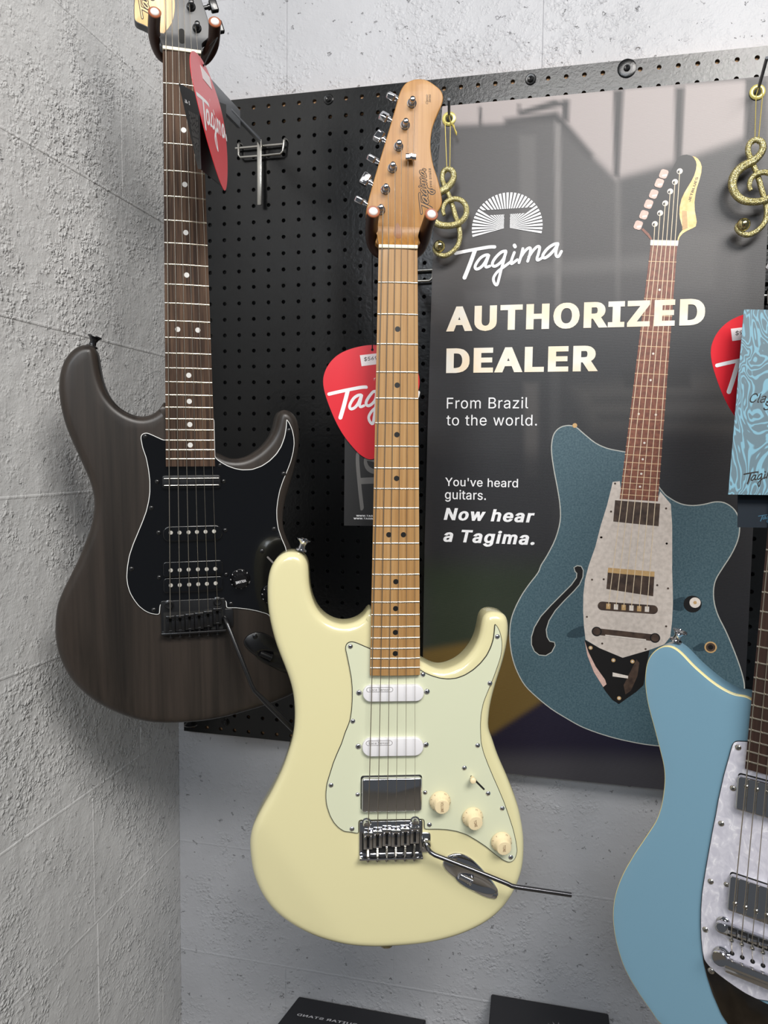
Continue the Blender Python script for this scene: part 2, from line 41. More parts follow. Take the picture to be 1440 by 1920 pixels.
DB = json.loads('''{"banner":{"texts":[["AUTHORIZED","x",[367.1,360.6],[732.6,359.8],[387.2,323.6]],["DEALER","x",[368.2,422.7],[590.2,422.1],[374.0,385.6]],["From Brazil","r",[370.2,475.6],[492.0,475.9],[372.5,459.5]],["to the world.","r",[370.0,501.4],[505.5,501.1],[461.6,485.3]],["You've heard","m",[369.8,594.8],[480.0,592.5],[372.1,580.9]],["guitars.","m",[369.8,614.5],[432.5,612.9],[396.2,599.7]],["Now hear","bi",[368.5,645.9],[505.8,646.0],[376.6,627.4]],["a Tagima.","bi",[368.4,680.5],[506.7,678.8],[397.4,660.4]]],"logo":[[[[379.4,245.2],[395.2,242.7],[412.4,240.4],[429.4,238.5],[437.2,238.7]],4.95],[[[408.4,241.9],[403.0,257.1],[398.3,269.6],[393.5,281.4]],6.11],[[[427.6,249.8],[423.3,250.1],[417.0,253.5],[411.4,260.3],[408.9,266.5],[411.3,269.7],[417.2,267.6],[422.8,261.5],[427.2,253.3]],4.37],[[[429.0,250.6],[425.7,260.2],[424.3,265.1],[425.8,267.5],[430.8,266.1]],4.07],[[[453.6,245.5],[448.0,246.4],[441.1,251.9],[435.6,259.3],[434.6,264.6],[438.6,266.7],[445.6,262.5],[451.1,255.8],[453.9,246.9]],4.37],[[[453.4,248.3],[450.5,261.4],[447.5,272.4],[444.7,284.8],[441.8,294.2],[437.7,290.2],[436.8,283.1],[442.3,274.9],[451.3,268.4],[462.4,260.5]],4.07],[[[466.3,248.2],[463.0,257.1],[461.8,262.6],[463.2,264.0],[470.8,258.8]],4.07],[[[466.1,237.8],[467.2,239.9]],4.95],[[[478.5,243.2],[476.0,254.2],[473.4,263.1]],4.07],[[[475.6,255.6],[481.0,247.5],[486.4,242.9],[489.6,243.8],[488.7,252.0],[485.9,261.6]],4.07],[[[487.4,255.4],[492.8,247.4],[498.8,241.5],[502.6,242.4],[501.2,251.2],[499.3,258.0],[500.7,260.8],[507.5,257.0]],4.07],[[[528.3,238.6],[522.8,239.3],[514.7,244.3],[508.7,251.6],[507.5,256.3],[511.0,257.9],[517.7,253.4],[523.7,246.8],[528.3,240.2]],4.37],[[[528.0,240.2],[525.9,251.0],[527.1,256.3],[530.1,256.7],[533.8,249.8]],4.07]],"sun":[[454.5,210.2],[403.0,217.9],[504.9,219.8],[455.2,161.7],[421.2,184.1],[487.1,188.0],[431.2,192.0],[476.8,194.3],[449.8,203.1],[458.5,203.6],[450.1,213.4],[458.8,213.2]],"poster":{"body":[[644.6,541.6],[634.7,540.0],[623.1,538.1],[606.4,534.5],[589.5,526.7],[572.3,513.0],[562.0,504.4],[551.7,501.6],[539.9,504.4],[531.6,513.2],[528.6,527.2],[529.0,542.9],[533.1,567.4],[539.1,595.4],[543.2,620.0],[543.9,643.0],[537.7,669.8],[526.3,695.2],[518.0,709.9],[513.5,722.0],[500.3,741.0],[489.7,758.5],[480.5,778.9],[475.4,796.4],[473.9,816.5],[475.5,836.5],[479.6,856.4],[487.1,876.0],[498.7,895.2],[515.8,911.1],[538.3,927.9],[560.5,940.2],[582.5,951.0],[607.0,958.7],[633.8,964.6],[660.3,968.2],[681.3,969.8],[707.2,969.4],[732.6,963.2],[764.8,947.6],[793.6,920.1],[804.7,891.9],[806.3,872.8],[803.2,856.8],[796.1,835.7],[786.5,812.1],[777.0,791.2],[767.5,772.9],[761.3,754.5],[759.3,735.8],[761.6,719.6],[769.5,703.2],[779.8,684.2],[786.4,668.0],[789.5,654.8],[789.8,640.3],[786.7,626.9],[780.1,617.0],[768.8,609.9],[756.3,609.2],[742.2,613.0],[726.5,615.1],[710.4,612.8],[694.0,604.0],[682.3,592.3]],"guard":[[616.3,582.7],[626.2,581.4],[630.4,607.3],[679.5,606.1],[682.4,595.0],[697.6,613.1],[700.6,643.2],[702.9,701.6],[702.7,703.6],[704.5,730.5],[706.0,757.6],[705.8,784.9],[704.1,806.9],[696.4,818.4],[676.2,828.0],[655.7,836.4],[639.0,842.4],[624.3,837.3],[605.6,830.2],[585.2,819.0],[582.2,798.2],[580.4,775.9],[579.9,750.8],[581.7,728.5],[585.8,708.9],[595.0,678.2],[601.7,646.4],[609.2,618.2],[614.9,590.3]],"plate":[[583.9,819.1],[591.5,848.1],[601.5,869.9],[615.6,894.1],[626.6,907.3],[636.1,912.7],[647.6,902.7],[660.3,891.8],[669.8,881.2],[672.2,861.6],[674.2,844.8],[676.2,828.0],[639.0,842.4],[605.6,830.2]],"plate_light":[[583.9,820.5],[589.8,837.0],[601.2,858.7],[615.1,877.3],[617.4,884.1],[612.8,888.7],[598.8,867.3],[588.6,842.7]],"plate_light2":[[648.9,866.2],[658.6,843.2],[662.7,848.4],[660.8,868.0],[652.4,891.0],[644.8,897.3],[641.7,883.5]],"fhole":[[565.9,711.2],[569.9,708.8],[575.2,709.3],[578.1,714.8],[577.8,724.5],[573.4,735.8],[565.6,746.0],[552.6,760.7],[539.5,776.9],[530.5,793.0],[526.7,807.4],[528.4,818.6],[532.7,825.4],[539.6,826.4],[540.5,830.6],[535.9,840.8],[527.8,846.5],[518.2,846.4],[511.2,841.2],[506.8,831.5],[506.5,820.1],[510.2,805.6],[519.4,788.0],[533.9,770.2],[549.7,752.4],[562.7,737.8],[569.9,726.3],[570.2,719.3],[567.4,716.6]],"pk1":[[620.5,609.3],[683.0,612.8],[682.0,645.5],[618.9,640.6]],"pk2":[[614.1,709.0],[679.1,712.0],[678.4,748.2],[612.5,740.8]],"pk2h":[[614.1,709.0],[679.1,712.0],[678.9,719.6],[613.5,716.4]],"bridge":[[607.5,766.5],[679.1,767.9]],"tail":[[600.8,805.4],[683.2,809.6]],"knob":[[732.7,756.6],[745.2,755.9],[735.9,754.3]],"jack":[[759.5,818.1],[768.2,817.4]],"shade1":[[721.6,747.2],[705.4,752.8],[700.5,759.3],[704.6,765.9],[721.0,766.3]],"shade2":[[749.2,812.0],[737.0,819.6],[735.9,823.3],[739.7,825.2],[752.2,823.2]],"shade3":[[581.9,798.2],[566.0,804.8],[558.2,812.4],[559.6,816.5],[570.4,817.2],[585.0,812.0]],"slot":[[626.6,867.4],[647.7,869.1]],"screws":[[603.2,664.6],[694.1,670.2],[591.7,728.0],[608.3,726.6],[683.4,731.6],[698.4,735.5],[586.0,784.2],[697.9,791.4],[609.3,823.0],[670.7,827.0],[619.7,585.0],[602.3,664.6],[694.2,670.2],[691.4,619.4],[615.4,626.1]],"pscrews":[[592.8,830.6],[626.0,847.0],[653.0,846.9],[636.0,903.7]],"neck":[[657.3,241.3],[692.6,243.9],[679.8,609.5],[626.9,607.3]],"head":[[689.3,128.3],[694.7,126.3],[700.1,126.1],[705.6,127.9],[709.5,131.0],[712.4,136.0],[713.4,140.8],[712.9,147.1],[710.9,155.0],[707.7,162.0],[703.3,169.7],[699.0,177.4],[695.4,186.0],[693.5,196.4],[693.5,206.1],[695.0,215.1],[697.6,222.5],[699.0,227.4],[694.9,232.9],[692.8,238.4],[691.8,243.3],[657.3,239.9],[654.7,234.8],[644.7,222.8],[644.9,217.1],[650.5,205.2],[659.3,186.2],[669.6,165.8],[678.4,150.3]],"maple":[[707.5,128.8],[711.0,129.9],[715.0,133.0],[718.3,138.0],[720.2,143.7],[720.0,151.6],[717.7,162.6],[715.0,172.1],[713.5,180.8],[712.7,191.1],[713.5,202.4],[715.5,211.4],[716.7,217.9],[715.6,224.3],[711.8,226.5],[704.9,229.4],[698.8,233.1],[695.1,237.8],[693.3,243.3],[691.8,244.1],[692.8,238.4],[694.9,232.9],[699.0,227.4],[696.7,220.0],[694.5,212.6],[693.5,206.1],[693.5,196.4],[695.4,186.0],[699.0,177.4],[703.3,169.7],[707.7,162.0],[710.9,155.0],[712.9,147.1],[713.4,140.8],[712.4,136.0],[709.5,131.0]],"wood":[[643.2,224.4],[645.9,222.9],[653.8,230.7],[658.4,238.3],[657.3,240.7],[652.3,234.3]],"tbtn":[[670.6,150.2],[665.1,162.3],[658.2,176.8],[651.9,190.2],[646.1,204.5],[639.0,218.4]],"tpost":[[691.6,148.0],[685.9,162.1],[680.1,174.6],[674.1,190.4],[667.8,203.4],[661.3,218.0]],"jb":[[706.1,189.9],[715.2,157.7]],"sbtn":[[560.2,500.9]],"tree":[[687.8,181.9]]},"bg":[[[[338.9,19.7],[799.5,33.8],[803.4,117.7],[682.9,143.4],[607.1,157.6],[519.1,65.6],[339.6,60.6]],[168,158,156],6,1],[[[346.7,58.4],[465.3,68.3],[518.9,57.4],[573.4,119.2],[607.0,154.3],[682.7,140.2],[774.7,109.2],[785.8,361.3],[337.1,349.3]],[74,71,71],10,1],[[[464.8,47.7],[518.3,36.0],[538.4,44.3],[471.8,53.3]],[45,42,42],3,1],[[[448.0,56.2],[522.1,52.7],[573.3,115.9],[570.2,122.2],[519.1,65.6],[448.2,66.3]],[38,36,37],6,1],[[[528.2,36.9],[538.8,37.8],[539.0,67.3],[529.7,66.5]],[48,45,46],3,1],[[[599.0,30.4],[613.1,30.1],[610.8,151.3],[602.9,147.5]],[48,45,46],3,1],[[[681.2,34.9],[694.2,34.6],[693.5,137.8],[684.3,140.3]],[48,45,46],3,1],[[[466.3,37.9],[469.7,38.2],[470.1,53.1],[466.7,52.8]],[48,45,46],3,1],[[[409.6,36.2],[413.8,36.5],[414.4,63.4],[410.2,63.1]],[48,45,46],3,1],[[[771.3,31.0],[799.5,33.8],[803.4,117.7],[773.5,115.3]],[48,45,46],3,1],[[[613.5,154.7],[773.5,115.3],[803.4,117.7],[807.9,215.2],[615.8,223.7]],[62,60,61],14,1],[[[469.1,81.3],[492.8,83.2],[499.0,319.3],[478.4,318.6]],[96,93,92],5,0.7],[[[519.1,67.2],[527.9,71.3],[535.6,340.9],[527.5,340.7]],[128,124,122],3,0.8],[[[605.7,154.2],[612.2,154.6],[617.9,323.3],[612.0,323.1]],[120,116,114],4,0.5],[[[452.9,266.2],[674.7,259.5],[675.5,282.5],[453.3,283.3]],[105,102,101],10,0.6],[[[393.9,300.1],[446.8,302.0],[447.2,321.0],[394.3,319.3]],[88,85,85],5,0.6],[[[686.1,227.5],[745.4,237.2],[743.9,311.3],[689.3,312.6]],[90,87,86],8,0.6],[[[336.5,315.6],[812.6,318.7],[817.2,418.6],[681.7,446.7],[337.9,400.9]],[58,57,59],60,0.8],[[[337.5,375.9],[814.1,350.8],[825.8,605.8],[341.4,618.1]],[36,36,39],50,0.9],[[[556.8,445.7],[805.4,425.0],[809.7,519.9],[585.5,504.3]],[72,69,67],16,0.6],[[[584.1,459.6],[806.7,454.3],[807.2,464.1],[584.4,469.9]],[40,39,40],8,0.7],[[[591.5,483.6],[808.2,487.1],[808.8,500.2],[591.8,493.9]],[36,36,38],8,0.7],[[[622.5,422.5],[717.0,417.2],[718.2,447.0],[629.9,446.3]],[30,30,32],5,0.8],[[[484.8,438.1],[505.6,438.3],[509.3,578.4],[490.1,578.8]],[84,80,78],6,0.55],[[[521.8,404.0],[537.0,404.2],[538.7,521.9],[525.0,522.0]],[60,60,61],5,0.5],[[[340.2,545.0],[539.3,542.8],[545.3,755.3],[343.8,766.2]],[28,28,32],20,0.8],[[[651.8,514.2],[815.5,513.3],[832.0,876.4],[665.1,890.3]],[30,30,34],20,0.9],[[[334.6,718.2],[544.9,708.7],[533.1,847.4],[336.8,861.7]],[40,52,32],30,0.75],[[[336.7,853.2],[484.6,817.9],[583.8,974.7],[464.4,986.6],[339.0,999.1]],[108,86,40],9,0.95],[[[348.2,979.2],[447.1,978.6],[486.1,948.5],[522.9,919.7],[573.1,906.2],[828.8,884.4],[836.5,1052.8],[350.3,1112.0]],[26,20,42],6,1],[[[349.2,1039.3],[447.8,1011.0],[575.8,997.6],[833.1,979.1],[837.7,1080.3],[350.8,1142.5]],[72,70,74],22,0.85]],"grom":[[365.9,49.8],[787.0,50.9]],"hooktip":[[373.1,44.2,-62.0],[783.3,36.1,-75.0]]},"clef":[[365.6,197.0],[363.3,190.1],[365.3,181.6],[371.3,175.9],[381.4,174.0],[391.0,177.7],[397.1,186.0],[397.6,195.8],[392.8,204.7],[383.4,210.1],[370.7,211.7],[357.1,208.8],[347.5,200.3],[342.7,187.8],[345.1,174.2],[354.6,163.8],[365.9,158.4],[374.1,151.6],[378.1,143.3],[376.3,134.6],[369.2,130.5],[362.7,133.4],[360.6,142.1],[363.9,152.7],[369.9,164.7],[375.8,179.8],[381.2,197.3],[385.9,211.1],[388.1,224.7],[385.8,237.6],[377.7,247.7],[366.4,253.3],[356.7,250.6],[351.5,244.5],[352.0,238.3]],"clefball":[[358.7,240.3]],"cleftop":[[369.2,129.9]],"clef2top":[[781.8,120.7],[763.3,193.6]],"scr":[[175.2,-0.6],[483.0,-0.7],[617.0,-2.7],[-1.4,1003.9]],"c_prL":[[-28.3,-32.3,-20],[-28.9,-24.2,5],[-26.6,-15.3,28],[-18.2,-7.5,38]],"c_prR":[[33.8,-31.0,-20],[31.6,-23.9,5],[29.5,-16.5,28],[22.1,-8.4,38]],"b_prL":[[-28.8,-28.6,-20],[-30.4,-20.6,8],[-25.8,-13.6,28],[-17.6,-11.1,38]],"b_prR":[[36.5,-27.4,-20],[35.8,-18.9,8],[29.1,-14.0,28],[19.4,-12.2,38]],"pickc":[[321.4,422.7,-286.2],[266.6,461.1,-302.0],[377.8,459.8,-276.0],[324.6,555.1,-295.8],[321.3,426.5,-286.5],[317.9,306.4,-278.0]],"pickc_o":[[321.8,420.6,-286.0],[307.3,422.7,-289.5],[292.8,427.2,-293.3],[280.9,434.2,-296.6],[272.1,444.3,-299.5],[267.5,454.9,-301.3],[266.3,464.9,-302.4],[268.8,477.3,-302.8],[274.0,492.1,-302.7],[281.8,509.5,-302.3],[290.8,524.9,-301.4],[300.9,537.9,-300.0],[310.9,548.3,-298.5],[318.3,553.2,-297.1],[323.8,555.0,-296.0],[329.3,553.7,-294.6],[336.4,548.6,-292.6],[345.8,538.0,-289.5],[355.1,524.2,-286.3],[364.4,507.2,-282.8],[371.2,491.0,-279.9],[375.6,476.0,-277.7],[377.7,463.5,-276.3],[375.6,452.4,-275.9],[370.4,441.8,-276.3],[361.0,433.2,-277.8],[349.9,426.5,-279.9],[336.4,422.0,-282.7]],"cardc":[[287.3,513.8,-285.9],[290.7,632.3,-294.3],[362.5,631.5,-277.5],[359.1,512.9,-269.0]],"card_logo":[[304.7,546.5,-285.4],[311.5,610.9,-288.8],[340.2,577.7,-279.5]],"card_www":[[305.0,621.3,-291.1],[325.4,621.1,-286.4],[302.0,624.6,-292.1],[325.5,624.3,-286.6]],"pickb":[[176.8,200.9,-405.7],[385.3,550.5,-178.3],[160.6,144.0,-379.3],[142.6,88.5,-343.1]],"campos":[544.6,546.1,-1170.6],"flap":[[147.7,167.2,-425.3],[162.4,249.7,-412.9],[170.1,253.4,-421.7],[169.9,180.4,-424.3],[161.0,247.1,-340.9],[153.8,145.3,-324.3]],"pickr":[[749.7,385.0,-286.2],[695.2,430.8,-302.5],[719.8,485.1,-301.0]],"cardr":[[719.7,395.0,-319.7],[709.5,583.0,-336.8],[748.9,583.6,-327.6]],"navy":[[722.3,583.6,-318.4],[723.2,617.6,-320.8],[753.8,617.3,-313.7]],"cardr_t":[[721.4,489.8,-327.8],[746.0,489.5,-322.0],[735.8,498.4,-325.1],[723.2,562.3,-333.0],[727.6,572.8,-332.8],[748.1,564.1,-327.3],[722.7,571.5,-333.8]],"navy_t":[[744.0,605.5,-316.1],[753.2,605.4,-313.9],[746.2,610.5,-315.9]],"guit":[{"o":[0.36261,0.32176,-0.33823],"R":[[0.958548,0.007394,-0.284834],[-0.005098,0.999948,0.008803],[0.284884,-0.006987,0.958536]]},{"o":[0.10564,0.08847,-0.33776],"R":[[0.880857,0.015094,-0.473141],[-0.012815,0.999886,0.008039],[0.473209,-0.001018,0.88095]]},{"o":[0.7816,0.4013,-0.32373],"R":[[0.914604,-0.02847,0.403346],[0.022061,0.999546,0.02053],[-0.403747,-0.009878,0.914817]]}],"pick2d":[[0.4,-67.4],[-14.6,-65.5],[-29.6,-61.1],[-42.1,-54.3],[-51.4,-44.3],[-56.4,-33.7],[-57.9,-23.7],[-55.8,-11.2],[-50.8,3.7],[-43.3,21.2],[-34.6,36.8],[-24.6,49.9],[-14.6,60.5],[-7.1,65.5],[-1.5,67.4],[4.1,66.1],[11.6,61.1],[21.6,50.5],[31.6,36.8],[41.6,20.0],[49.0,3.7],[54.0,-11.2],[56.5,-23.7],[54.7,-34.9],[49.7,-45.5],[40.3,-54.3],[29.1,-61.1],[15.3,-65.9]]}''')
